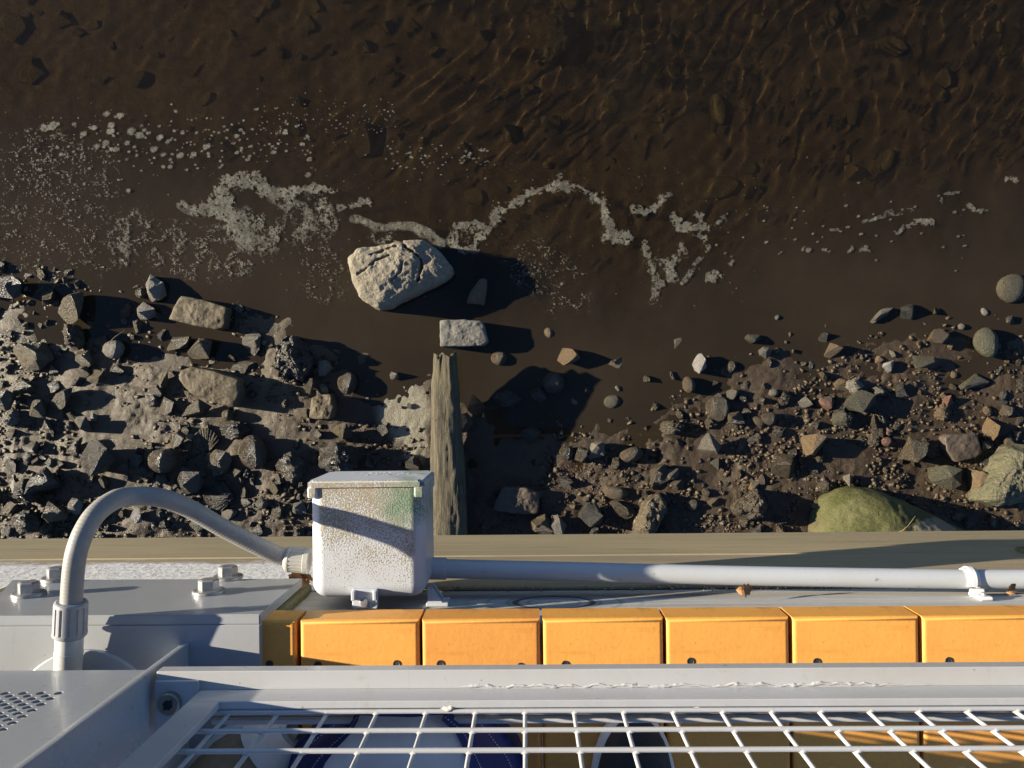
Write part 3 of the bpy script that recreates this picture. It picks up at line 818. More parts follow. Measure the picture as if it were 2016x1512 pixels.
# stones one can pick out: kind, material, u, v, w, h, turn, height factor, label
PICK = [
 ('a','stone_pale',306,566,34,52,10,1.0,'tall lit stone with dark right side above the nearer brick'),
 ('w','stone_left',88,582,40,36,-30,1.0,'pale green wedge stone with a black shadow at the upper end of the left bank'),
 ('a','stone_dark',20,566,60,46,10,.9,'large black stone at the frame edge where the bank meets the foam'),
 ('w','stone_left',146,606,66,52,35,.9,'folded dark olive stone with two bright edges'),
 ('f','stone_left',62,702,80,62,-20,.5,'broad pale olive flat stone with a broken corner on the left bank'),
 ('c','stone_left',145,664,32,46,20,1.1,'pitted olive stone standing upright with a deep shadow'),
 ('r','stone_pale',223,688,40,34,10,.9,'rounded pale stone with a twig lying against it'),
 ('f','stone_left',165,706,40,38,-15,.5,'low tan brown stone next to the smooth mud flat'),
 ('w','stone_left',184,742,44,30,20,.6,'triangular stone with a sharp edge on the mud flat'),
 ('w','stone_left',124,786,56,30,35,.9,'long pale stone tilted up on the left bank with a wide shadow'),
 ('a','stone_left',12,786,36,44,0,1.0,'olive stone at the frame edge beside a black hollow'),
 ('a','stone_left',72,806,34,38,20,.8,'blocky olive stone next to the long tilted stone'),
 ('w','stone_pale',160,834,40,32,-10,.8,'pale triangular stone below the long tilted stone'),
 ('f','stone_left',42,760,46,34,20,.6,'mud coated stone pair at the left end of the bank'),
 ('a','stone_pale',288,612,36,34,0,.8,'shiny round lump touching the corner of the nearer brick'),
 ('r','stone_left',277,577,22,20,0,.9,'small round wet stone beside the tall lit stone'),
 ('f','stone_pale',496,674,40,52,15,.35,'pale wet pentagonal stone with a bright glint'),
 ('f','stone_left',352,675,54,26,15,.8,'long dark stone between the two whole bricks'),
 ('a','stone_left',393,688,44,46,-20,.9,'hooked grey stone above the larger brick'),
 ('w','stone_left',452,706,20,28,40,.9,'small upright pale stone in the shadow above the larger brick'),
 ('f','stone_left',480,722,50,28,12,.4,'flat mud covered stone touching the larger brick'),
 ('a','stone_pale',640,724,28,30,0,1.0,'small bright block at the water edge right of the lumpy dark rock'),
 ('r','stone_round',684,754,36,42,0,.7,'round brown stone just above the half brick'),
 ('w','stone_dark',612,758,24,32,0,.9,'dark triangular stone left of the round brown stone'),
 ('w','stone_left',320,748,24,36,-20,.9,'sharp pale wedge left of the larger brick'),
 ('f','stone_left',306,770,30,26,0,.5,'small square stone left of the larger brick'),
 ('f','stone_left',328,800,32,36,0,.3,'flat oval stone pressed in the mud below the larger brick'),
 ('w','stone_left',384,808,58,30,28,.7,'long dark wedge with a lit face below the larger brick'),
 ('r','stone_left',447,818,22,22,0,.9,'small round stone in the wedge shadow'),
 ('r','stone_round',316,908,50,46,0,.95,'shiny round brown cobble above the flexible hose'),
 ('r','stone_round',496,890,56,66,35,.8,'big ribbed brown cobble left of the junction box'),
 ('a','stone_left',434,908,46,46,0,.6,'angular grey stone between the two brown cobbles'),
 ('f','stone_left',350,866,26,36,-20,.7,'small pale upright stone above the shiny round cobble'),
 ('c','stone_dark',572,920,46,54,20,.7,'pitted grey clinker just left of the junction box lid'),
 ('c','stone_dark',462,848,50,34,0,.8,'crumbly dark clinker above the big ribbed cobble'),
 ('c','stone_dark',665,905,70,56,0,.8,'cluster of dark clinker above the junction box'),
 ('w','stone_left',672,852,44,38,0,.7,'pale wedge stone below the half brick'),
 ('a','stone_dark',374,944,44,52,20,.9,'glossy black stone above the crest of the flexible hose'),
 ('a','stone_dark',190,900,70,64,10,.9,'large ragged dark rock with a pale face on the lower left bank'),
 ('f','stone_tan',150,878,22,40,-25,.9,'thin tan flake leaning on the ragged dark rock'),
 ('f','stone_dark',82,944,66,44,10,.9,'smooth black stone with a tan edge on the lower left bank'),
 ('c','stone_dark',52,968,44,42,0,.9,'black clinker lump with glints left of the hose'),
 ('c','stone_dark',50,1028,46,42,0,.8,'glinting black clinker nearest the timber at the left end'),
 ('w','stone_white',24,958,16,36,5,.9,'narrow white stone glaring in the sun at the left end'),
 ('f','stone_left',104,1010,44,46,40,.8,'thin slate flake standing on edge beside the hose'),
 ('a','stone_pale',150,996,30,32,0,.8,'pale lumpy stone inside the hose loop'),
 ('a','stone_white',270,1015,20,28,10,.9,'small bright stone seen under the arch of the hose'),
 ('a','stone_pale',590,1000,26,24,0,.8,'small pale stone touching the left of the junction box'),
 ('r','stone_pale',515,992,24,20,0,.9,'small pale pebble right of the ribbed shell'),
 ('f','stone_green',812,914,34,32,0,.8,'olive stone between the junction box and the rotten timber'),
 ('a','stone_white',1377,716,26,38,0,1.0,'brightest white stone standing in the muddy shallows'),
 ('a','stone_green',1482,666,30,18,10,1.0,'small glinting greenish stone alone in the brown water'),
 ('a','stone_pale',1506,694,24,22,0,.8,'small pale stone next to the glinting greenish one'),
 ('w','stone_tan',1638,690,34,28,30,.9,'tan stone with a pointed corner alone in the shallows'),
 ('f','stone_pale',1735,620,52,16,40,.9,'narrow pale bar of stone slanting in the water'),
 ('f','stone_dark',1788,614,32,32,40,.6,'squarish dark stone beside the slanting bar of stone'),
 ('a','stone_tan',1846,662,36,28,15,.9,'blocky tan stone in the shallows left of the dark round stone'),
 ('r','stone_green',1944,674,44,56,20,.7,'large round olive stone in the shallows'),
 ('f','stone_white',1750,718,20,26,-40,.8,'bright white oval stone near the greenish block'),
 ('f','stone_green',1826,712,52,24,0,.7,'greenish oblong block with a dark shadow in the shallows'),
 ('f','stone_green',1916,750,62,26,8,.6,'long smooth olive stone lying level in the shallows'),
 ('a','stone_green',1692,790,60,40,10,.9,'pale green boulder with a long pointed shadow in the right shallows'),
 ('c','stone_pale',1682,760,30,26,0,.8,'crumbly light stone behind the pale green boulder'),
 ('f','stone_pale',1732,770,28,20,-20,.7,'small grey flake on the shadow of the pale green boulder'),
 ('r','stone_right',1414,804,44,46,0,.45,'low rounded brown stone sunk in the muddy shallows'),
 ('r','stone_tan',1356,758,24,32,10,.9,'egg shaped tan stone below the white stone'),
 ('a','stone_right',1448,824,32,26,0,.8,'small dark stone touching the low rounded brown one'),
 ('c','stone_right',1323,842,38,26,0,.9,'rough crumbly lump alone on the wet mud'),
 ('w','stone_pale',1396,878,40,48,30,.8,'upright pale grey rock leaning over a dark hollow on the right bank'),
 ('w','stone_tan',1598,874,40,50,-35,.9,'reddish triangular stone on the gravel of the right bank'),
 ('f','stone_right',1798,884,52,50,0,.7,'grey brown rock on the gravel left of the flat brown slab'),
 ('w','stone_tan',1951,846,26,46,5,1.0,'tan upright stone above the flat brown slab'),
 ('f','stone_right',1544,918,50,50,30,.6,'striped brown rock in the middle of the right gravel'),
 ('a','stone_green',1861,940,56,46,0,.7,'large grey green rock between the mossy boulder and the slab'),
 ('w','stone_tan',1926,944,46,36,-50,.9,'bright tan wedge beside the big green stained rock'),
 ('a','stone_pale',1324,932,28,22,30,.9,'small striped pale stone on the mud of the right bank'),
 ('w','stone_pale',1443,776,24,20,0,.8,'little pale wedge below the brightest white stone'),
 ('a','stone_pink',1628,792,30,28,30,.8,'pinkish square stone left of the pale green boulder'),
 ('w','stone_pink',1866,792,22,26,-20,.9,'pink orange chip in the right shallows'),
 ('r','stone_pink',1746,870,22,18,0,.8,'round dark pink pebble in the gravel'),
 ('a','stone_pink',1750,850,14,14,0,.9,'tiny salmon pink pebble in the gravel'),
 ('c','stone_green',1660,826,38,28,0,.7,'mossy lump at the edge of the right gravel'),
 ('w','stone_pale',1582,792,30,22,0,.8,'grey pointed stone left of the pinkish square stone'),
 ('r','stone_round',1514,824,28,24,0,.8,'round olive pebble in the muddy pool of the right bank'),
 ('w','stone_pale',1672,945,16,24,0,1.0,'small bright chip at the top of the mossy boulder'),
 ('r','stone_tan',983,705,30,26,0,.8,'round tan pebble right of the rotten timber tip'),
 ('w','stone_tan',1120,704,38,36,-30,.9,'tan angular stone in the shallows above the timber shadow'),
 ('w','stone_tan',1214,715,46,20,35,.8,'thin pointed tan shard sticking out of the brown water'),
 ('r','stone_tan',1080,656,20,26,30,.8,'small oval stone in the shallows right of the cobblestone'),
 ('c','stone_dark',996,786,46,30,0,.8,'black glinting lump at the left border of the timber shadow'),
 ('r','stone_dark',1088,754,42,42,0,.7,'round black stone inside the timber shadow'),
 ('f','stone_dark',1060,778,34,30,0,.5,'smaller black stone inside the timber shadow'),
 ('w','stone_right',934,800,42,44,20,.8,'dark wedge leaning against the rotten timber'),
 ('a','stone_tan',918,832,26,38,0,.7,'tan stone tucked against the rotten timber'),
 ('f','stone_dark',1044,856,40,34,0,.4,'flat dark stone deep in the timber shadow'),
 ('f','stone_right',1068,1036,46,44,0,.7,'reddish slab piece at the timber edge below the square slab'),
 ('a','stone_pale',1098,1034,34,38,10,.8,'olive stone touching the reddish slab piece'),
 ('r','stone_right',1116,892,28,28,0,.8,'first of a row of three stones above the red shell grit'),
 ('f','stone_right',1144,894,28,30,0,.9,'middle of a row of three stones above the red shell grit'),
 ('a','stone_pale',1174,888,32,34,0,.9,'pale block ending a row of three stones'),
 ('r','stone_tan',1242,896,46,28,10,.8,'smooth oval stone with a bright end on the right bank'),
 ('r','stone_tan',1212,970,48,26,-15,.7,'long rounded stone on the red shell grit'),
 ('a','stone_green',1162,1012,44,44,0,.8,'knobbly olive stone near the timber'),
 ('f','stone_right',1226,1004,56,36,-30,.6,'slanting dark stone beside the knobbly olive stone'),
 ('a','stone_right',1298,940,40,44,20,.6,'cracked brown stone at the shadow of the striped pale stone'),
 ('r','submerged',1410,372,84,44,10,.35,'large oval submerged stone below the caustic ripples'),
 ('a','stone_tan',1680,340,36,30,0,.9,'golden lit stone just under the rippled water'),
 ('f','submerged',1342,676,44,52,0,.2,'flat square stone just under the murky water'),
 ('r','submerged',1205,790,32,26,0,.4,'half buried stone right of the timber shadow'),
 ('r','submerged',1994,566,60,56,0,.4,'large pale submerged stone cut by the picture edge'),
 ('w','submerged',718,276,60,62,30,.6,'sharp submerged rock with a black shadow above the large boulder'),
 ('c','submerged',1092,78,96,100,0,.6,'round weed covered rock deep under the water'),
 ('f','submerged',1204,200,28,54,0,1.2,'upright submerged slab with a black side'),
 ('r','submerged',1412,220,34,62,10,.7,'tall oval submerged stone right of the upright slab'),
 ('f','submerged',1712,22,60,48,0,.8,'submerged block near the upper edge with ripples of light'),
 ('f','submerged',1745,94,72,40,0,.7,'dark submerged block below the upper edge'),
 ('a','submerged',62,142,66,56,0,.28,'big submerged rock in the upper left corner'),
 ('a','submerged',30,60,60,60,0,.4,'dark submerged rock at the corner of the water'),
]
for k, m, u, v, w, h, rt, hf, lab in PICK:
    nm = {'c': 'clinker', 'f': 'flat_stone', 'r': 'cobble', 'w': 'wedge_stone', 'a': 'stone'}[k]
    if m == 'submerged': nm = 'submerged_rock'
    stone(k, m, u, v, w*1.05, h*1.05, rt, hf, lab, 'stone', None, nm, .12 if m != 'submerged' else .2)
stone('k', 'stone_dark', 428, 978, 62, 60, 175, .5, 'ribbed black shell right of the hose crest', 'shell', None, 'shell')
stone('k', 'stone_left', 402, 868, 50, 58, 100, .35, 'ribbed grey shell shard above the angular grey stone', 'shell', None, 'shell')

def clear(u, v, r, k=.8):
    return all((u-a)**2 + (v-b)**2 > (k*(r+c))**2 for a, b, c in placed)
def fill(n, region, sizes, mats, kinds, label, cat, group, name, seed, hf=(.5, .95), k=.8, sink=.15):
    r = random.Random(seed); got = 0; tries = 0
    while got < n and tries < 40000:
        tries += 1
        u, v = r.uniform(-30, 2050), r.uniform(-20, 1075)
        if r.random() > region(u, v): continue
        w = sizes[0] + (sizes[1]-sizes[0])*r.random()**1.9
        if not clear(u, v, w*.5, k): continue
        stone(r.choice(kinds), r.choice(mats), u, v, w, w*r.uniform(.6, 1.0), r.uniform(0, 360), r.uniform(*hf), label, cat, group, name, sink, r.uniform(-.2, .2))
        got += 1
def reg_left(u, v):
    s = np.interp(u, SH[:, 0], SH[:, 1])
    if u > 660 or v < s-25: return 0
    flat = (210 < u < 330 and 690 < v < 860) or (480 < u < 600 and 800 < v < 900)
    return .12 if flat else (.45 + .5*min(1, max(0, (v-830)/120)) + .3*(u < 150))
def reg_right(u, v):
    s = np.interp(u, [1060, 1200, 1320, 1450, 1560, 1750, 2050], [870, 880, 830, 745, 725, 705, 650])
    if u < 1060 or v < s-60: return 0
    return .10 + .90*min(1, max(0, v-s+60)/170)
def reg_mid(u, v): return 1.0 if (930 < u < 1120 and v > 940) or (650 < u < 830 and v > 830) else 0
def reg_wet(u, v): return 1.0 if (u > 1060 and 610 < v < 800) else (.5 if 640 < u < 860 and 700 < v < 840 else 0)
def reg_sub(u, v): return 1.0 if v < 330 else (.35 if v < 460 and u > 900 else 0)
fill(255, reg_left, (10, 36), ['stone_left', 'stone_left', 'stone_dark', 'stone_pale'], 'aaawwfc', 'small wet angular stone lying on the left mud bank', 'stone', 'small stones on the left mud bank', 'bank_stone', 5, k=.62, sink=.32)
fill(230, reg_right, (8, 32), ['stone_right', 'stone_right', 'stone_right', 'stone_right', 'stone_dark', 'stone_tan'], 'aaawwfrc', 'small wet brown stone lying on the right gravel bank', 'stone', 'small stones on the right gravel bank', 'gravel_stone', 6, k=.55, sink=.36)
fill(16, reg_mid, (12, 32), ['stone_right', 'stone_dark'], 'aawf', 'small dark stone on the mud beside the rotten timber', 'stone', 'dark stones beside the rotten timber', 'mud_stone', 7)
fill(80, reg_wet, (6, 20), ['stone_right', 'stone_tan', 'stone_pale'], 'aarw', 'little stone poking out of the brown shallows', 'stone', 'little stones in the shallows', 'shallow_stone', 8, (.6, 1.0), 1.0)
fill(120, reg_sub, (12, 56), ['submerged'], 'aafrrw', 'dim stone lying under the brown water', 'stone', 'stones under the brown water', 'riverbed_stone', 9, (.35, .8), .8, .25)

# gravel: thousands of crumbs nobody could count, one object
gr = np.random.default_rng(3)
def crumb(seed):
    r = random.Random(seed); bm = bmesh.new()
    for _ in range(9): bm.verts.new(Vector((r.gauss(0, 1), r.gauss(0, 1), r.gauss(0, .7))).normalized()*r.uniform(.4, .55))
    ret = bmesh.ops.convex_hull(bm, input=bm.verts[:])
    bmesh.ops.delete(bm, geom=list({e for e in ret['geom_unused'] + ret['geom_interior'] if isinstance(e, bmesh.types.BMVert)}), context='VERTS')
    bm.verts.index_update()
    v = np.array([x.co for x in bm.verts]); f = np.array([[y.index for y in x.verts] for x in bm.faces])
    bm.free(); return v, f
CR = [crumb(i) for i in range(9)]
GV, GF, off = [], [], 0
n_try = 60000
uu, vv = gr.uniform(-40, 2060, n_try), gr.uniform(500, 1085, n_try)
pp = gr.random(n_try)
dens = fbm(uu/70, vv/70, 4.4, 3)
for u, v, q, dn in zip(uu, vv, pp, dens):
    p = max(reg_left(u, v)*.85, reg_right(u, v)*.95, .5*reg_mid(u, v), .025 if v > 620 else 0)
    p *= float(sst(.38, .62, dn))*.95 + .04
    if q > p*.46: continue
    w0 = 4.4 + 13*gr.random()**2.4
    g = P(u, v, W + .03)
    vx, fx = CR[gr.integers(len(CR))]
    a = gr.uniform(0, 6.28); c_, s_ = math.cos(a), math.sin(a)
    Rm = np.array([[c_, -s_, 0], [s_, c_, 0], [0, 0, 1]])
    GV.append((g.x, g.y, w0, vx @ Rm.T, fx))
gxy = np.array([(a[0], a[1]) for a in GV]); gzz = G(gxy[:, 0], gxy[:, 1])
VV, FF = [], []
for (gx, gy, w0, vx, fx), z in zip(GV, gzz):
    VV.append(vx*np.array([w0*S, w0*S*.8, w0*S*.5]) + np.array([gx, gy, z + w0*S*.06])); FF.append(fx + off); off += len(vx)
b = NB('gravel_crumbs')
gm = b.noise(190, 3, 0.6)
gm = b.fin(b.mix(b.ramp(gm, .35, .65), (0.024, 0.017, 0.010), (0.085, 0.063, 0.037)), .55, b.bump(b.noise(300), .3, .003), spec=.35)
gravel = mobj('gravel', np.concatenate(VV), np.concatenate(FF), gm)
tag(gravel, 'wet gravel and grit crumbs strewn over the muddy bank', 'gravel', kind='stuff')
# a little red and white shell grit in one spot of the right bank
VV, FF, off = [], [], 0
for i in range(150):
    u, v = gr.normal(1135, 30), gr.normal(935, 26)
    g = P(u, v, W+.03); vx, fx = CR[gr.integers(len(CR))]; w0 = gr.uniform(2, 6)
    VV.append(vx*np.array([w0, w0*.4, w0*.3])*S @ np.array([[c_, -s_, 0], [s_, c_, 0], [0, 0, 1]]).T + np.array([g.x, g.y, Gp(g.x, g.y)+.004])); FF.append(fx+off); off += len(vx)
tag(mobj('shell_grit', np.concatenate(VV), np.concatenate(FF), simple('reddish_grit', (.16, .07, .045), (.10, .065, .045), 200, .35)),
    'reddish shell and grit crumbs on the bank right of the timber shadow', 'grit', kind='stuff')

# rotten timber stump leaning out of the mud
ax0, ax1 = P(879, 700, W+.135), P(876, 1120, W+.17)
ax1.z = Gp(*P(876, 1060, W+.1).xy) + .075
V_, F_ = [], []
NS, NL = 72, 150
dirv = (ax1-ax0); side = Vector((1, 0, 0)); side = (side - dirv.normalized()*side.dot(dirv.normalized())).normalized(); upn = side.cross(dirv.normalized())
if upn.z < 0: upn = -upn
for j in range(NL+1):
    t = j/NL
    for i in range(NS):
        a = 2*math.pi*i/NS
        sq = 1/max(abs(math.cos(a))**2.5 + abs(math.sin(a))**2.5, .35)**(1/2.5)      # squarish section
        r = (.050 + .026*t)*sq
        g1 = mn.noise(Vector((math.cos(a)*1.3, math.sin(a)*1.3, t*2.2)))*.014 + mn.noise(Vector((math.cos(a)*21, math.sin(a)*21, t*5)))*.0045 + mn.noise(Vector((math.cos(a)*9, math.sin(a)*9, t*22)))*.0025
        r += g1
        if t < .14: r *= .80 + 1.45*t + .30*mn.noise(Vector((math.cos(a)*3, math.sin(a)*3, 4)))*max(0, 1-t*7)
        end = .035*mn.noise(Vector((math.cos(a)*2.5, math.sin(a)*2.5, 1.7)))*(1-t) if t < .3 else 0
        V_.append(ax0 + dirv*(t + end) + side*(math.cos(a)*r) + upn*(math.sin(a)*r*.80) - Vector((0, 0, .05*math.sin(math.pi*min(1, t))**.8)))
for j in range(NL):
    for i in range(NS):
        k = (i+1) % NS
        F_.append((j*NS+i, j*NS+k, (j+1)*NS+k, (j+1)*NS+i))
cidx = len(V_)                                      # rotten hollow at the tip
for rr_, dd in ((.7, .004), (.42, .045), (.15, .075)):
    for i in range(NS):
        q = V_[i]; c0 = ax0 + dirv*.01
        V_.append(c0.lerp(q, rr_) + dirv.normalized()*dd*(1+.6*mn.noise(q*30)))
V_.append(ax0 + dirv.normalized()*.085)
prev = 0
for k in range(3):
    for i in range(NS):
        j = (i+1) % NS
        F_.append((prev+j, prev+i, cidx+k*NS+i, cidx+k*NS+j))
    prev = cidx+k*NS
for i in range(NS): F_.append((prev+(i+1) % NS, prev+i, len(V_)-1))
tag(mobj('timber_stump', V_, F_, M['log'], None, True, origin=ax0), 'rotten grey timber sticking out of the mud from under the dock', 'timber')
# twigs
def twig(a, b, r, label, dz=.012):
    p, q = P(*a), P(*b)
    mid = (p+q)/2 + Vector((0, 0, dz))
    tag(tubes('twig', [([p, mid, q], [r, r*.8, r*.4])], M['twig'], None, 6, origin=p), label, 'twig')
twig((1768, 1052, W+.26), (1802, 1016, W+.27), .0022, 'thin brown twig lying on the green mossy boulder')
twig((1770, 1046, W+.26), (1782, 1040, W+.26), .0015, 'tiny broken twig beside the brown twig on the mossy boulder')
twig((214, 676, W+.09), (246, 650, W+.10), .0017, 'pale straight twig leaning on the rounded stone of the left bank')
# ------------------------------------------------------------------ dock timbers
YF = P(1008, 1155, -.235).y                      # outward face of the grey fascia board
ZL = -.42
YB = P(1008, 1093, ZL).y                         # outward face of that beam
zb = PY(1008, 1052, YB).z                        # its lower edge
YL = YF + .007                                   # the lower board stands a little proud
zsplit = PY(1008, 1154, YL).z
tag(boxes('timber_beam', [(-1.9, 1.9, YB-.22, YB, zb, ZL, .004, 2)], M['waler']),
    'long weathered brown timber beam lying lowest under the dock edge', 'beam')
tag(boxes('fascia_board', [(-1.7, 1.7, YF-.04, YF, zsplit-.03, -.055, .003, 1)], M['fascia']),
    'long grey board with a big knot under the ends of the orange deck boards', 'board')
tag(boxes('lower_board', [(-1.7, 1.7, YF+.0005, YL, ZL+.0005, zsplit, .002, 1)], M['fascia_low']),
    'lower grey board behind the conduit pipe, painted white at its left end', 'board')
px0 = P(2005, 1100, ZL).x
tag(boxes('timber_block', [(px0, px0+.12, YB-.03, YB+.006, ZL-.012, ZL+.075, .003, 1)], M['block_wood']),
    'short grey timber block on the brown beam at the right picture edge', 'block')
# ------------------------------------------------------------------ orange deck boards
YD = P(1008, 1219, 0).y
EDG = [(-60, 168), (176, 344), (352, 583), (591, 826), (831, 1064), (1069, 1307), (1312, 1555), (1561, 1811), (1817, 2068), (2074, 2330)]
BL = {2: 'orange deck board partly under the grey steel bracket', 3: 'orange deck board below the junction box with the shadow of the post on it',
      4: 'orange deck board just right of the junction box', 5: 'orange deck board with a small nick in its outer end, third from the bracket corner', 6: 'orange deck board in front of the black shoe, to its right',
      7: 'orange deck board under the lit stretch of the pipe', 8: 'orange deck board at the right picture edge', 0: 'orange deck board hidden under the left end of the steel bracket',
      1: 'orange deck board hidden under the middle of the steel bracket', 9: 'orange deck board beyond the right picture edge'}
SCR = {2: [(531, 1307)], 3: [(626, 1309), (781, 1307)], 4: [(867, 1307), (1025, 1312)], 5: [(1113, 1308)], 6: [(1360, 1302)], 7: [(1608, 1303)], 8: [(1868, 1301)]}
for i, (a, b_) in enumerate(EDG):
    x0, x1 = P(a, 1312, 0).x, P(b_, 1312, 0).x
    r = thing('deck_board', BL[i], 'board', ((x0+x1)/2, YD-.7, 0), 'orange deck boards')
    bm = box_bm(x0, x1, YD-1.4, YD, -.046, 0)
    es = [e for e in bm.edges if all(v.co.z > -.01 for v in e.verts)]
    bmesh.ops.bevel(bm, geom=es, offset=.0055, segments=4, affect='EDGES', profile=.55)
    smooth_by_angle(bmobj('plank', bm, M['orange'], r), 30)
    for (su, sv) in SCR.get(i, []):
        s = P(su, sv, 0)
        bm = bmesh.new()
        pr = [(.0046, .0002), (.0044, .0007), (.0036, .0008), (.0028, .0003), (.0014, .0003)]
        rr = [[bm.verts.new((s.x + q*math.cos(2*math.pi*k/18), s.y + q*math.sin(2*math.pi*k/18), z)) for k in range(18)] for q, z in pr]
        for m_ in range(len(rr)-1):
            for k in range(18): bm.faces.new((rr[m_][k], rr[m_][(k+1) % 18], rr[m_+1][(k+1) % 18], rr[m_+1][k]))
        bm.faces.new(rr[-1])
        bmobj('screw', bm, M['screw'], r, False)
# ------------------------------------------------------------------ steel bracket with bolts
YP = P(300, 1211, .010).y
XR = P(512, 1260, .010).x
pl = [PY(u, v, YP) for u, v in [(-160, 1211), (-160, 1170), (2, 1166), (30, 1139), (594, 1140), (517, 1211)]]
pl[0].z = pl[-1].z = .010; pl[0].x = pl[1].x = -1.1; pl[-1].x = XR
for q in pl[3:5]: q.z = (pl[3].z + pl[4].z)/2
pl[4].x = XR
br = thing('steel_bracket', 'grey painted steel corner bracket bolted over the dock edge', 'bracket', (XR-.3, YP, 0))
bm = prism([(p.x, p.z) for p in pl], 'y', YP-.012, YP)
bmesh.ops.bevel(bm, geom=bm.edges[:], offset=.0012, segments=2, affect='EDGES')
smooth_by_angle(bmobj('face_plate', bm, M['steel'], br), 30)
boxes('top_plate', [(-1.1, XR, YP-.42, YP-.0122, -.002, .0102, .0012, 2)], M['steel'], br)
for (u, v) in [(57, 1172), (112, 1142), (411, 1167), (449, 1139)]:
    c = PY(u, v, YP)
    fl = lambda r0, n, y0, y1, ph=0: (tube_vf([(c.x, y0, c.z), (c.x, y1, c.z)], r0, n))
    w_ = smooth_by_angle(mobj('bolt', *tube_vf([(c.x, YP+.004, c.z), (c.x, YP+.0105, c.z), (c.x, YP+.0165, c.z), (c.x, YP+.018, c.z)], [.0132, .0132, .0132, .0112], 6), M['galv'], br), 20)
    smooth_by_angle(mobj('washer', *tube_vf([(c.x, YP+.0002, c.z), (c.x, YP+.0038, c.z), (c.x, YP+.0046, c.z)], [.0205, .0205, .0192], 28), M['galv'], w_), 30)
tag(boxes('spacer_timber', [(-.75, XR+.006, YF+.0015, YP-.0135, -.20, -.006, .003, 1)], M['block_wood']),
    'greenish timber spacer squeezed between the steel bracket and the grey board', 'block')
# ------------------------------------------------------------------ steel cabinet post with perforated front
YC = YP - .034
XC = PY(300, 1322, YC).x
zc0 = PY(150, 1320, YC).z
ca = thing('steel_post', 'grey steel post cabinet with a perforated front and a sharp side fin', 'post', (XC-.25, YC-.1, 0))
def perforated():
    px_, pz_, rad, n = .0178, .0072, .0043, 16
    xr = PY(124, 1357, YC).x + .006
    z0 = PY(124, 1362, YC).z - .0036
    rows, cols = 40, 24
    V, Fc = [], []
    z1 = z0 + rows*pz_
    xl = xr - cols*px_ - px_/2
    def q(x0, x1, za, zb_):
        o = len(V); V.extend([(x0, YC, za), (x1, YC, za), (x1, YC, zb_), (x0, YC, zb_)]); Fc.append((o, o+1, o+2, o+3))
    # cells two rows high would overlap; hole centres sit in cells px wide and 2*pz high, offset every other column
    for cidx_ in range(cols*2):
        xa, xb = xr - (cidx_+1)*px_/2, xr - cidx_*px_/2
        sh = pz_ if cidx_ % 2 else 0
        if sh: q(xa, xb, z0, z0+pz_); q(xa, xb, z1-pz_, z1)
        cx = (xa+xb)/2
        for k in range(rows//2 - (1 if sh else 0)):
            za = z0 + sh + k*2*pz_; zb_ = za + 2*pz_; cz = (za+zb_)/2
            o = len(V)
            outer, inner, back = [], [], []
            for m_ in range(n):
                t = 2*math.pi*m_/n
                c_, s_ = math.cos(t), math.sin(t)
                hx, hz = px_/4, pz_
                sc_ = min(hx/abs(c_) if abs(c_) > 1e-6 else 9, hz/abs(s_) if abs(s_) > 1e-6 else 9)
                outer.append((cx+c_*sc_, YC, cz+s_*sc_))
                inner.append((cx+c_*rad, YC, cz+s_*rad)); back.append((cx+c_*rad, YC-.0025, cz+s_*rad))
            V.extend(outer+inner+back)
            for m_ in range(n):
                j = (m_+1) % n
                Fc.append((o+m_, o+j, o+n+j, o+n+m_)); Fc.append((o+n+m_, o+n+j, o+2*n+j, o+2*n+m_))
            for cxs, czs in ((1, 1), (-1, 1), (-1, -1), (1, -1)):
                b0 = len(V); V.append((cx+cxs*px_/4, YC, cz+czs*pz_))
                ks = [m_ for m_ in range(n) if math.cos(2*math.pi*m_/n)*cxs > -1e-6 and math.sin(2*math.pi*m_/n)*czs > -1e-6]
                ks = sorted(ks, key=lambda m_: (math.atan2(math.sin(2*math.pi*m_/n), math.cos(2*math.pi*m_/n)) - math.atan2(czs, cxs) + math.pi) % (2*math.pi))
                for m_, j in zip(ks[:-1], ks[1:]): Fc.append((b0, o+m_, o+j))
    XF = XC - .0085
    q(xr, XF, zc0, 1.05); q(-1.0, xl+px_/2, zc0, 1.05); q(xl+px_/2, xr, zc0, z0); q(xl+px_/2, xr, z1, 1.05)
    return V, Fc
mobj('perforated_front', *perforated(), M['steel'], ca)
boxes('side_plate', [(XC-.0085, XC, YC-.30, YC+.0012, .0105, 1.05, .0008, 1)], M['steel'], ca)
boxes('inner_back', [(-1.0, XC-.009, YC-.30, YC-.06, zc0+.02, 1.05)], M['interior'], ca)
boxes('bottom_lip', [(-1.0, XC-.009, YC-.030, YC-.0005, zc0-.0025, zc0, .0004, 1)], M['steel'], ca)
de = P(163, 1280, .0155)
dcx, dcy, dR = de.x, de.y - .086, .086
bm = bmesh.new()                                 # round base flange of the pole inside the cabinet
pr = [(dR, .0104), (dR, .0150), (dR-.002, .0165), (dR-.030, .0200), (dR-.045, .0205)]
rr = [[bm.verts.new((dcx+q*math.cos(2*math.pi*k/72), dcy+q*math.sin(2*math.pi*k/72), z)) for k in range(72)] for q, z in pr]
for m_ in range(len(rr)-1):
    for k in range(72): bm.faces.new((rr[m_][k], rr[m_+1][k], rr[m_+1][(k+1) % 72], rr[m_][(k+1) % 72]))
bm.faces.new(rr[-1])
bmesh.ops.recalc_face_normals(bm, faces=bm.faces[:])
smooth_by_angle(bmobj('base_flange', bm, M['steel'], ca), 30)
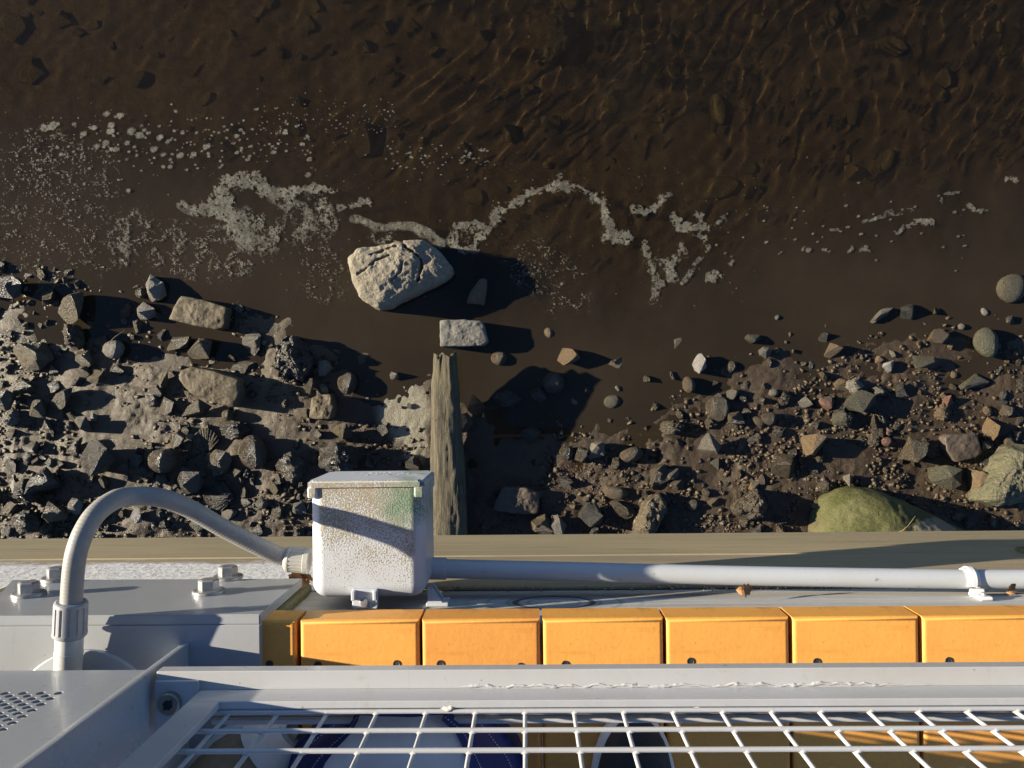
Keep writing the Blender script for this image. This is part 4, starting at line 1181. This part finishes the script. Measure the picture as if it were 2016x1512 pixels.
# ------------------------------------------------------------------ flexible hose
hs = [P(138, 1262, .036), P(140, 1190, .040), P(150, 1090, .042), P(180, 1022, .026), P(222, 986, -.004), P(262, 977, -.026), P(315, 980, -.042), P(370, 1000, -.065), P(440, 1040, -.09), P(510, 1076, -.112), P(560, 1097, -.128), P(606, 1103, -.131)]
hp = catmull(hs, 24)
ho = thing('flexible_hose', 'grey flexible hose arching from the steel post to the junction box', 'hose', hs[0])
vf = tube_vf(hp, .0118, 20)
h_ = smooth_by_angle(mobj('hose', *vf, M['hose'], ho), 60)
acc = [0.0]
for a, b_ in zip(hp[:-1], hp[1:]): acc.append(acc[-1] + (b_-a).length)
add_attr(h_, 'len', np.repeat(np.array(acc), 20))
d0 = (hs[1]-hs[0]).normalized()
def ribbed(name, a, d, prof, mat, parent, ribs=14, depth=.0012, seg=112):
    a1 = d.orthogonal().normalized(); b1 = d.cross(a1); V, Fc = [], []
    for s_, r_, rb in prof:
        for k in range(seg):
            t = 2*math.pi*k/seg
            g_ = (t*ribs/(2*math.pi)) % 1
            r2 = r_ - (depth if rb and g_ < .30 else 0)
            V.append(a + d*s_ + (a1*math.cos(t) + b1*math.sin(t))*r2)
    for j in range(len(prof)-1):
        for k in range(seg):
            k2 = (k+1) % seg
            Fc.append((j*seg+k, j*seg+k2, (j+1)*seg+k2, (j+1)*seg+k))
    Fc.append(tuple(range(seg-1, -1, -1))); Fc.append(tuple(range((len(prof)-1)*seg, len(prof)*seg)))
    return smooth_by_angle(mobj(name, V, Fc, mat, parent), 25)
nA, nB_ = P(137, 1252, .036), P(140, 1184, .0405)
dn_ = (nB_-nA).normalized(); Ln = (nB_-nA).length
ribbed('hose_nut', nA, dn_, [(0, .0165, 0), (.002, .0183, 0), (.0055, .0186, 0), (.006, .0182, 1), (Ln*.88, .0180, 1), (Ln*.9, .0180, 0), (Ln*.97, .0174, 0), (Ln, .0155, 0)], M['nut'], ho)
sA = P(134, 1316, .034)
ds = (nA-sA).normalized(); Ls = (nA-sA).length
ribbed('hose_fitting', sA - ds*.02, ds, [(0, .0148, 0), (.02+Ls*.45, .0148, 0), (.0203+Ls*.45, .0154, 0), (.02+Ls*.52, .0154, 0), (.0203+Ls*.52, .0149, 0), (.02+Ls, .0149, 0)], M['stub'], ho, 8, .0006)
bA, bB_ = P(562, 1100, -.130), P(609, 1104, -.131)
db = (bB_-bA).normalized(); Lb = (bB_-bA).length
ribbed('hose_nut', bA, db, [(0, .0140, 0), (.003, .0168, 0), (.006, .0174, 0), (.007, .0171, 1), (Lb*.8, .0172, 1), (Lb*.82, .0178, 0), (Lb, .0178, 0)], M['nut_pale'], ho, 18, .0007)
# ------------------------------------------------------------------ junction box
ZT = -.085
bx0, bx1 = P(609, 1070, ZT).x, P(836, 1070, ZT).x
yb0, yl = P(720, 1180, ZT).y, P(720, 960, ZT).y
bz0 = -.205
jb = thing('junction_box', 'pale grey junction box with speckled grime and green algae on top', 'junction box', ((bx0+bx1)/2, (yb0+yl)/2, ZT))
bm = box_bm(bx0, bx1, yb0, yl, bz0, ZT)
bmesh.ops.bevel(bm, geom=[e for e in bm.edges if not all(abs(v.co.y-yl) < 1e-6 for v in e.verts)], offset=.019, segments=7, affect='EDGES', profile=.5)
smooth_by_angle(bmobj('body', bm, M['pvc'], jb), 30)
lx0, lx1 = bx0-.0022, bx1+.0004
bm = box_bm(lx0, lx1, yl+.0006, yl+.0095, bz0-.003, ZT+.003)
bmesh.ops.bevel(bm, geom=[e for e in bm.edges if abs(e.verts[0].co.y-e.verts[1].co.y) > .005], offset=.006, segments=4, affect='EDGES')
bmesh.ops.bevel(bm, geom=[e for e in bm.edges if all(v.co.y > yl+.009 for v in e.verts)], offset=.0025, segments=3, affect='EDGES')
lid = smooth_by_angle(bmobj('lid', bm, M['pvc'], jb), 30)
for (a, b_) in ((lx0+.0004, lx0+.0135), (lx1-.0135, lx1-.0004)):
    for (za, zb_) in ((ZT-.012, ZT+.0026), (bz0-.0026, bz0+.012)):
        boxes('corner_tab', [(a, b_, yl-.0135, yl+.002, za, zb_, .003, 3)], M['pvc'], lid)
rs = random.Random(2)                                 # chalky illegible scratches on the lid
bm = bmesh.new()
for i in range(34):
    x = (bx0+bx1)/2 + .012 + rs.gauss(.0, .020); z = ZT-.062 - rs.random()*.034
    a = rs.uniform(0, 3.1); l = rs.uniform(.002, .007); w = rs.uniform(.0008, .0016)
    c_, s_ = math.cos(a), math.sin(a)
    vsx = [bm.verts.new((x + c_*sx*l - s_*sz*w, yl+.0099, z + s_*sx*l + c_*sz*w)) for sx, sz in ((-1, -1), (1, -1), (1, 1), (-1, 1))]
    bm.faces.new(vsx)
bmobj('scratches', bm, M['scratch'], lid)
# mounting lugs: back foot, right foot
f0 = P(718, 1175, ZT+.004)
bm = bmesh.new()
w2 = .0165
zl = ZT + .004
ya, yb2 = P(718, 1199, zl).y, P(718, 1160, zl).y
join(bm, box_bm(f0.x-w2, f0.x+w2, ya, yb2, zl-.006, zl, .0018, 2))
join(bm, box_bm(f0.x-w2+.0003, f0.x-w2+.005, ya+.012, yb2-.001, zl-.001, zl+.007, .001, 1))
join(bm, box_bm(f0.x+w2-.005, f0.x+w2-.0003, ya+.012, yb2-.001, zl-.001, zl+.007, .001, 1))
lug = smooth_by_angle(bmobj('mounting_lug', bm, M['pvc'], jb), 30)
smooth_by_angle(mobj('screw', *tube_vf([(f0.x, ya+.0085, zl-.001), (f0.x, ya+.0085, zl+.0022), (f0.x, ya+.0085, zl+.0034)], [.0062, .0062, .004], 20), M['galv'], lug), 30)
g0 = P(862, 1160, -.13)
bm = bmesh.new()
join(bm, box_bm(bx1-.004, bx1+.026, YF+.0008, YF+.006, -.155, -.123, .0015, 2))
bmp = prism([(bx1-.002, YF+.005), (bx1+.018, YF+.005), (bx1+.003, YF+.026), (bx1-.002, YF+.026)], 'z', -.152, -.148); join(bm, bmp)
bmp = prism([(bx1-.002, YF+.005), (bx1+.018, YF+.005), (bx1+.003, YF+.026), (bx1-.002, YF+.026)], 'z', -.130, -.126); join(bm, bmp)
smooth_by_angle(bmobj('mounting_lug', bm, M['pvc'], jb), 30)
# ------------------------------------------------------------------ rigid conduit, coupling, clamp
cz = -.172
cp = [P(850, 1119, cz), P(880, 1119.5, cz), P(1200, 1127, cz+.001), P(1500, 1134, cz+.002), P(1900, 1140, cz+.002), P(2080, 1140, cz+.002), P(2400, 1140, cz+.002)]
cd = thing('conduit_pipe', 'straight pale grey conduit pipe running right from the junction box', 'pipe', cp[0])
tubes('pipe', [(catmull(cp, 10), .0131)], M['conduit'], cd, 36, 60)
dc = (cp[1]-cp[0]).normalized()
smooth_by_angle(mobj('coupling', *tube_vf([cp[0]-dc*.01, cp[0]+dc*.0200, cp[0]+dc*.0206], [.0152, .0152, .0142], 36), M['conduit'], cd), 30)
kc = P(1907, 1140, cz+.002)
cl = thing('pipe_clamp', 'white plastic clamp strapped over the conduit pipe near the right edge', 'clamp', kc)
bm = bmesh.new()
for wx_, rr_, wd in ((0, .0150, .0085), (0, .0175, .0030)):
    prof = []
    for k in range(25):
        a = math.pi*(.5 - 1.25*k/24) + .55
        prof.append((rr_*math.cos(a), rr_*math.sin(a)))
    ring = []
    for (yy, zz) in prof:
        ring.append([bm.verts.new((kc.x+wx_+sx*wd + (.006 if yy < -.008 else .0), kc.y + yy*q, kc.z + zz*q)) for sx, q in ((-1, 1), (1, 1), (1, .90), (-1, .90))])
    for a, b_ in zip(ring[:-1], ring[1:]):
        for k in range(4): bm.faces.new((a[k], b[k] if False else b_[k], b_[(k+1) % 4], a[(k+1) % 4]))
    bm.faces.new(ring[0]); bm.faces.new(ring[-1][::-1])
bmesh.ops.recalc_face_normals(bm, faces=bm.faces[:])
smooth_by_angle(bmobj('strap', bm, M['clamp'], cl), 40)
boxes('clamp_foot', [(kc.x-.006, kc.x+.014, YF+.0005, kc.y-.010, kc.z+.010, kc.z+.0165, .0025, 3), (kc.x-.004, kc.x+.014, YF+.0005, YF+.006, kc.z+.004, kc.z+.036, .0025, 3)], M['clamp'], cl)
smooth_by_angle(mobj('screw', *tube_vf([(kc.x+.006, YF+.006, kc.z+.026), (kc.x+.006, YF+.009, kc.z+.026)], [.0045, .0035], 14), M['galv'], cl), 30)
# ------------------------------------------------------------------ mesh railing
ra = thing('mesh_railing', 'pale grey steel railing panel with welded wire mesh in front of the shoes', 'railing', (0, -.33, 0))
zr = .11
Yr0 = P(1008, 1318, zr).y
Yr1 = P(1008, 1354, zr).y
xl_ = P(308, 1340, zr).x
boxes('bottom_rail', [(xl_, 2.2, Yr1-.012, Yr0, zr-.016, zr, .0012, 2)], M['rail'], ra)
zf = PY(1008, 1378, Yr1).z
Yf1 = P(1008, 1394, zf).y
fx0, fx1 = PY(383, 1368, Yr1).x, PY(436, 1392, Yf1).x
boxes('panel_frame', [(fx0, 2.2, Yf1, Yr1-.0003, zr+.0003, zf, .0012, 2), (fx0, fx1, Yf1, Yr1-.0003, zf-.001, 1.05, .0012, 2), (fx0, 2.2, Yf1-.02, Yr1, 1.05, 1.08, .002, 2)], M['rail'], ra)
lp = P(336, 1383, zr+.004)
boxes('hinge_lug', [(xl_-.0005, fx0-.001, lp.y-.030, lp.y+.022, zr-.002, zr+.0035, .001, 1)], M['rail'], ra)
bt = smooth_by_angle(mobj('lug_bolt', *tube_vf([(lp.x, lp.y, zr+.003), (lp.x, lp.y, zr+.010), (lp.x, lp.y, zr+.0115), (lp.x, lp.y, zr+.0116), (lp.x, lp.y, zr+.006)], [.0118, .0118, .0105, .0054, .0054], 6*6), M['dark_steel'], ra), 30)
mobj('hex_socket', *tube_vf([(lp.x, lp.y, zr+.0108), (lp.x, lp.y, zr+.0117)], .0056, 6), M['black'], bt)
YM = Yf1 - .0035
L = []
wz = [PY(1500, v, YM).z for v in (1397, 1435, 1475)]
z = wz[-1]
while z < 1.0: z += .0445; wz.append(z)
xs_w = [PY(447 + 97.7*k, 1400, YM).x for k in range(-1, 30)]
rj = random.Random(6)
for z in wz[:]: L.append(([(fx0+.01, YM, z), (2.15, YM, z)], .0025))
L_v = []
for x in xs_w[1:]: L_v.append(([(x, YM-.0045, .08), (x + rj.uniform(-.0012, .0012), YM-.0045, .25), (x + rj.uniform(-.0012, .0012), YM-.0045, .5), (x, YM-.0045, 1.06)], .0021))
BL_ = []
for x in xs_w[1:]:
    for z in wz[:8]:
        BL_.append(([(x-.0045, YM-.0012, z-.001), (x, YM-.0015, z), (x+.0045, YM-.0012, z+.0008)], [.0012, .0034, .0012]))
tubes('wire_mesh', L + L_v + BL_, M['rail'], ra, 8, 60)
# toe bar behind the mesh foot
yt0 = P(1008, 1391, .088).y; yt1 = P(1008, 1421, .088).y
boxes('toe_bar', [(fx0+.004, 2.2, yt1+.006, yt0, .080, .087, .001, 1), (fx0+.004, 2.2, yt1, yt1+.0058, .080, .0935, .001, 1)], M['rail'], ra)
# weld runs: ragged beads along the joint of rail and frame
V, Fc = [], []
NW, KW = 2600, 6
wxx = np.linspace(fx0+.03, 1.3, NW)
on = sst(.38, .56, fbm(wxx*7, .5, 3., 3))
wr = .0006 + .6*(.0021*fbm(wxx*120, 2., 1., 3)**3*1.2 + .0006*vn(wxx*60, 4., 1.))*on
wyy = Yr1 + .0006 + (.0062*(fbm(wxx*70, 6., 1., 4)-.35))*on
wa = np.arange(KW)*2*math.pi/KW
Vx = np.repeat(wxx, KW); Vy = (wyy[:, None] + np.cos(wa)[None]*wr[:, None]*1.5).ravel(); Vz = (zr + .0001 + np.sin(wa)[None]*wr[:, None]*.6).ravel()
ii = np.arange((NW-1)*KW); kk = ii % KW; jj = ii // KW
Fw_ = np.stack([jj*KW+kk, jj*KW+(kk+1) % KW, (jj+1)*KW+(kk+1) % KW, (jj+1)*KW+kk], 1)
mobj('weld_bead', np.stack([Vx, Vy, Vz], 1), Fw_, M['rail'], ra, True)
for (u, v) in ((886, 1393), (1376, 1388), (1889, 1384)):
    c = PY(u, v, Yf1-.0005)
    bm = bmesh.new()
    bmesh.ops.create_icosphere(bm, subdivisions=3, radius=1)
    for q in bm.verts:
        n = mn.noise(q.co*2.2 + Vector((u, 0, 0)))*.5 + 1
        q.co = Vector((c.x + q.co.x*.0085*n, c.y + q.co.y*.0045*n, c.z + q.co.z*.0075*n - .003))
    bmobj('frayed_weld', bm, M['rust'], ra, True)
# ------------------------------------------------------------------ shoes and bag on the deck
def shoe(name, label, toe, ang, length, width, height, mu, ms, cap=None):
    """toe at the point, pointing along ang; sole and upper lofted from cross-sections"""
    r = thing(name, label, 'shoe', (toe.x, toe.y, 0))
    d = Vector((math.cos(ang), math.sin(ang), 0)); sd = Vector((-d.y, d.x, 0))
    def half(t):  return width/2*(min(1, math.sqrt(max(0, 1-(1-t/.30)**2))) if t < .30 else 1 - .22*math.sin((t-.3)/.7*math.pi*.8))*(1 if t < .93 else math.sqrt(max(0, 1-((t-.93)/.07)**2))*.97+.03)
    def ring(t, k, grow, z0, z1, dome):
        w = half(t)*grow; o = []
        for q in range(k):
            a = math.pi*q/(k-1)
            if dome: x = math.cos(a)*w; z = z0 + (z1-z0)*math.sin(a)**.6
            else: x = (1-2*q/(k-1))*w; z = z1
            o.append(Vector((toe.x, toe.y, 0)) - d*(t*length) + sd*x + Vector((0, 0, z)))
        return o
    ts = [0.004, .02, .05, .09, .14, .2, .27, .35, .45, .55, .65, .75, .85, .93, .97, .998]
    V, Fc = [], []
    K = 17
    for t in ts: V += ring(t*.98+.012, K, .90, .024, .024 + height*(.45 + .55*min(1, t/.45)) * min(1, (t+.02)/.10)**.5, True)
    for j in range(len(ts)-1):
        for k in range(K-1): Fc.append((j*K+k, j*K+k+1, (j+1)*K+k+1, (j+1)*K+k))
    mobj('upper', V, Fc, mu, r, True)
    V, Fc = [], []
    for t in ts:
        w = half(t)
        base = Vector((toe.x, toe.y, 0)) - d*(t*length)
        V += [base + sd*w*.97 + Vector((0, 0, .002)), base + sd*w + Vector((0, 0, .012)), base + sd*w*.97 + Vector((0, 0, .030)), base + sd*w*.86 + Vector((0, 0, .031)),
              base - sd*w*.86 + Vector((0, 0, .031)), base - sd*w*.97 + Vector((0, 0, .030)), base - sd*w + Vector((0, 0, .012)), base - sd*w*.97 + Vector((0, 0, .002))]
    for j in range(len(ts)-1):
        for k in range(8): Fc.append((j*8+k, j*8+(k+1) % 8, (j+1)*8+(k+1) % 8, (j+1)*8+k))
    Fc.append(tuple(range(8)))
    mobj('sole', V, Fc, ms, r, True)
    if cap:
        V, Fc = [], []
        tc = [.004, .015, .03, .05, .075, .10, .125]
        for t in tc: V += ring(t*.98+.010, K, .925, .026, .026 + height*1.03*(.45 + .55*min(1, t/.45)) * min(1, (t+.02)/.10)**.5, True)
        for j in range(len(tc)-1):
            for k in range(K-1): Fc.append((j*K+k, j*K+k+1, (j+1)*K+k+1, (j+1)*K+k))
        mobj('toe_cap', V, Fc, cap, r, True)
    return r
t1 = P(1252, 1409, .03)
shoe('shoe', 'black canvas shoe with a white rubber sole behind the wire mesh', t1, R(88), .28, .098, .055, M['shoe_black'], M['rubber'])
t2 = P(566, 1452, .04)
shoe('shoe', 'tan shoe with a pale toe cap in the left corner of the railing', t2, R(38), .27, .105, .060, M['tan'], M['rubber'], M['rubber'])
# white canvas bag with navy sides
bag = thing('canvas_bag', 'white canvas bag with navy stitched sides standing behind the wire mesh', 'bag', (P(790, 1450, .06).x, -.40, 0))
yb_ = P(800, 1413, .105).y
zt_ = .105
LW = [(0, 705, 872), (.25, 690, 900), (.5, 665, 912), (.8, 640, 922), (1.1, 625, 930), (1.6, 610, 940), (3.2, 600, 945)]
cx_ = P(785, 1450, zt_).x
def bagsec(f, a, b_):
    y = yb_ - .001 - f*.055
    pa, pb = P(a, 1440, zt_).x, P(b_, 1440, zt_).x
    return y, pa, pb
Vw, Fw, Vn, Fn, St = [], [], [], [], []
KN = 13
for f, a, b_ in LW:
    y, xa, xb = bagsec(f, a, b_)
    for k in range(KN):
        t = k/(KN-1)
        zz = zt_ + .006*math.sin(math.pi*t) + .006*mn.noise(Vector((t*3, f*1.5, 2.2))) - (.012 if f == 0 else 0)
        Vw.append(Vector((xa + (xb-xa)*t, y, zz)))
    ng = .012 + .040*min(1, f/1.2)
    for s_, xe in ((-1, xa), (1, xb)):
        for k in range(5):
            q = k/4
            Vn.append(Vector((xe + s_*(ng*q) - s_*.001, y - .002*q + (.004 if f == 0 else 0)*q, zt_ + .004 - .075*q**1.6)))
nf = len(LW)
for j in range(nf-1):
    for k in range(KN-1): Fw.append((j*KN+k, j*KN+k+1, (j+1)*KN+k+1, (j+1)*KN+k))
    for s_ in range(2):
        for k in range(4):
            a0 = j*10 + s_*5 + k
            Fn.append((a0, a0+1, a0+11, a0+10))
b0 = len(Vw)                                       # front wall down to the deck
for k in range(KN): Vw.append(Vector((Vw[k].x, yb_+.002, .002)))
for k in range(KN-1): Fw.append((k, k+1, b0+k+1, b0+k))
mobj('front_panel', Vw, Fw, M['canvas'], bag, True)
b0 = len(Vn)
for s_ in range(2):
    for k in range(5):
        for j in (0,): pass
for j in range(nf):                                 # side walls
    for s_ in range(2): Vn.append(Vector((Vn[j*10+s_*5+4].x, Vn[j*10+s_*5+4].y, .002)))
for j in range(nf-1):
    for s_ in range(2): Fn.append((j*10+s_*5+4, (j+1)*10+s_*5+4, b0+(j+1)*2+s_, b0+j*2+s_))
for s_ in range(2): Fn.append(tuple([s_*5+k for k in range(5)] + [b0+s_]))
# navy piping along the top of the front edge
mobj('side_gusset', Vn, Fn, M['navy'], bag, True)
pip = [Vw[k] + Vector((0, .002, .001)) for k in range(KN)]
tubes('piping', [(pip, .0022)], M['navy'], bag, 8, 60)
for s_ in range(2):
    for kk in (1, 3):
        line = catmull([Vn[j*10+s_*5+kk] + Vector((0, 0, .0012)) for j in range(nf)], 12)
        for i in range(0, len(line)-2, 2): St.append(([line[i], line[i].lerp(line[i+1], .9)], .0005))
tubes('stitching', St, M['thread'], bag, 5, 60)
# ------------------------------------------------------------------ leaves and litter
def leaf(u, v, z, s, a, label, group=None):
    p = P(u, v, z)
    bm = bmesh.new(); c_, s_ = math.cos(a), math.sin(a); n, m_ = 8, 4
    g = []
    for i in range(n+1):
        t = i/n; w = .32*math.sin(math.pi*t**.8)*(1+.25*math.sin(i*2.7))
        g.append([bm.verts.new((p.x + s*(c_*(t-.5) - s_*w*q), p.y + s*(s_*(t-.5) + c_*w*q), p.z + s*(.30*abs(q)*w*2 + .16*math.sin(t*5+a)) + s*.15)) for q in (-1, -.5, 0, .5, 1)])
    for i in range(n):
        for k in range(4): bm.faces.new((g[i][k], g[i+1][k], g[i+1][k+1], g[i][k+1]))
    tag(bmobj('dead_leaf', bm, M['leaf'], None, False, origin=p), label, 'leaf', group)
for i, (u, v, s, a) in enumerate([(590, 1136, .030, .3), (600, 1143, .026, 2.0), (582, 1131, .022, 1.1), (606, 1134, .024, -.6), (596, 1150, .020, .9)]):
    leaf(u, v, PY(u, v, YL+.012).z, s, a, 'crumpled brown leaf in the corner between bracket and junction box', 'leaves caught behind the junction box')
leaf(1466, 1158, PY(1466, 1158, YL+.01).z, .026, .1, 'single orange brown leaf under the lit part of the conduit pipe')
leaf(1440, 1111, ZL+.001, .030, .2, 'flat brown leaf lying on the brown beam above the conduit pipe')
leaf(1988, 1157, PY(1988, 1157, YL+.01).z, .02, .6, 'small brown leaf under the pipe right of the white clamp')
VV, FF, off = [], [], 0
for i in range(420):
    u = 1380 + 660*gr.random() if gr.random() < .8 else 850 + 500*gr.random()
    y = YF + .001 + .006*gr.random(); x = P(u, 1155, zsplit).x
    vx, fx = CR[gr.integers(len(CR))]; w0 = .0012 + .0035*gr.random()**2
    a = gr.uniform(0, 3.1); c_, s_ = math.cos(a), math.sin(a)
    VV.append(vx*np.array([w0*1.8, w0, w0*.7]) @ np.array([[c_, -s_, 0], [s_, c_, 0], [0, 0, 1]]).T + np.array([x, y, zsplit + w0*.3 + .010*gr.random()**2])); FF.append(fx+off); off += len(vx)
tag(mobj('leaf_litter', np.concatenate(VV), np.concatenate(FF), M['litter']), 'crumbs of leaf litter packed under the conduit pipe', 'litter', kind='stuff')
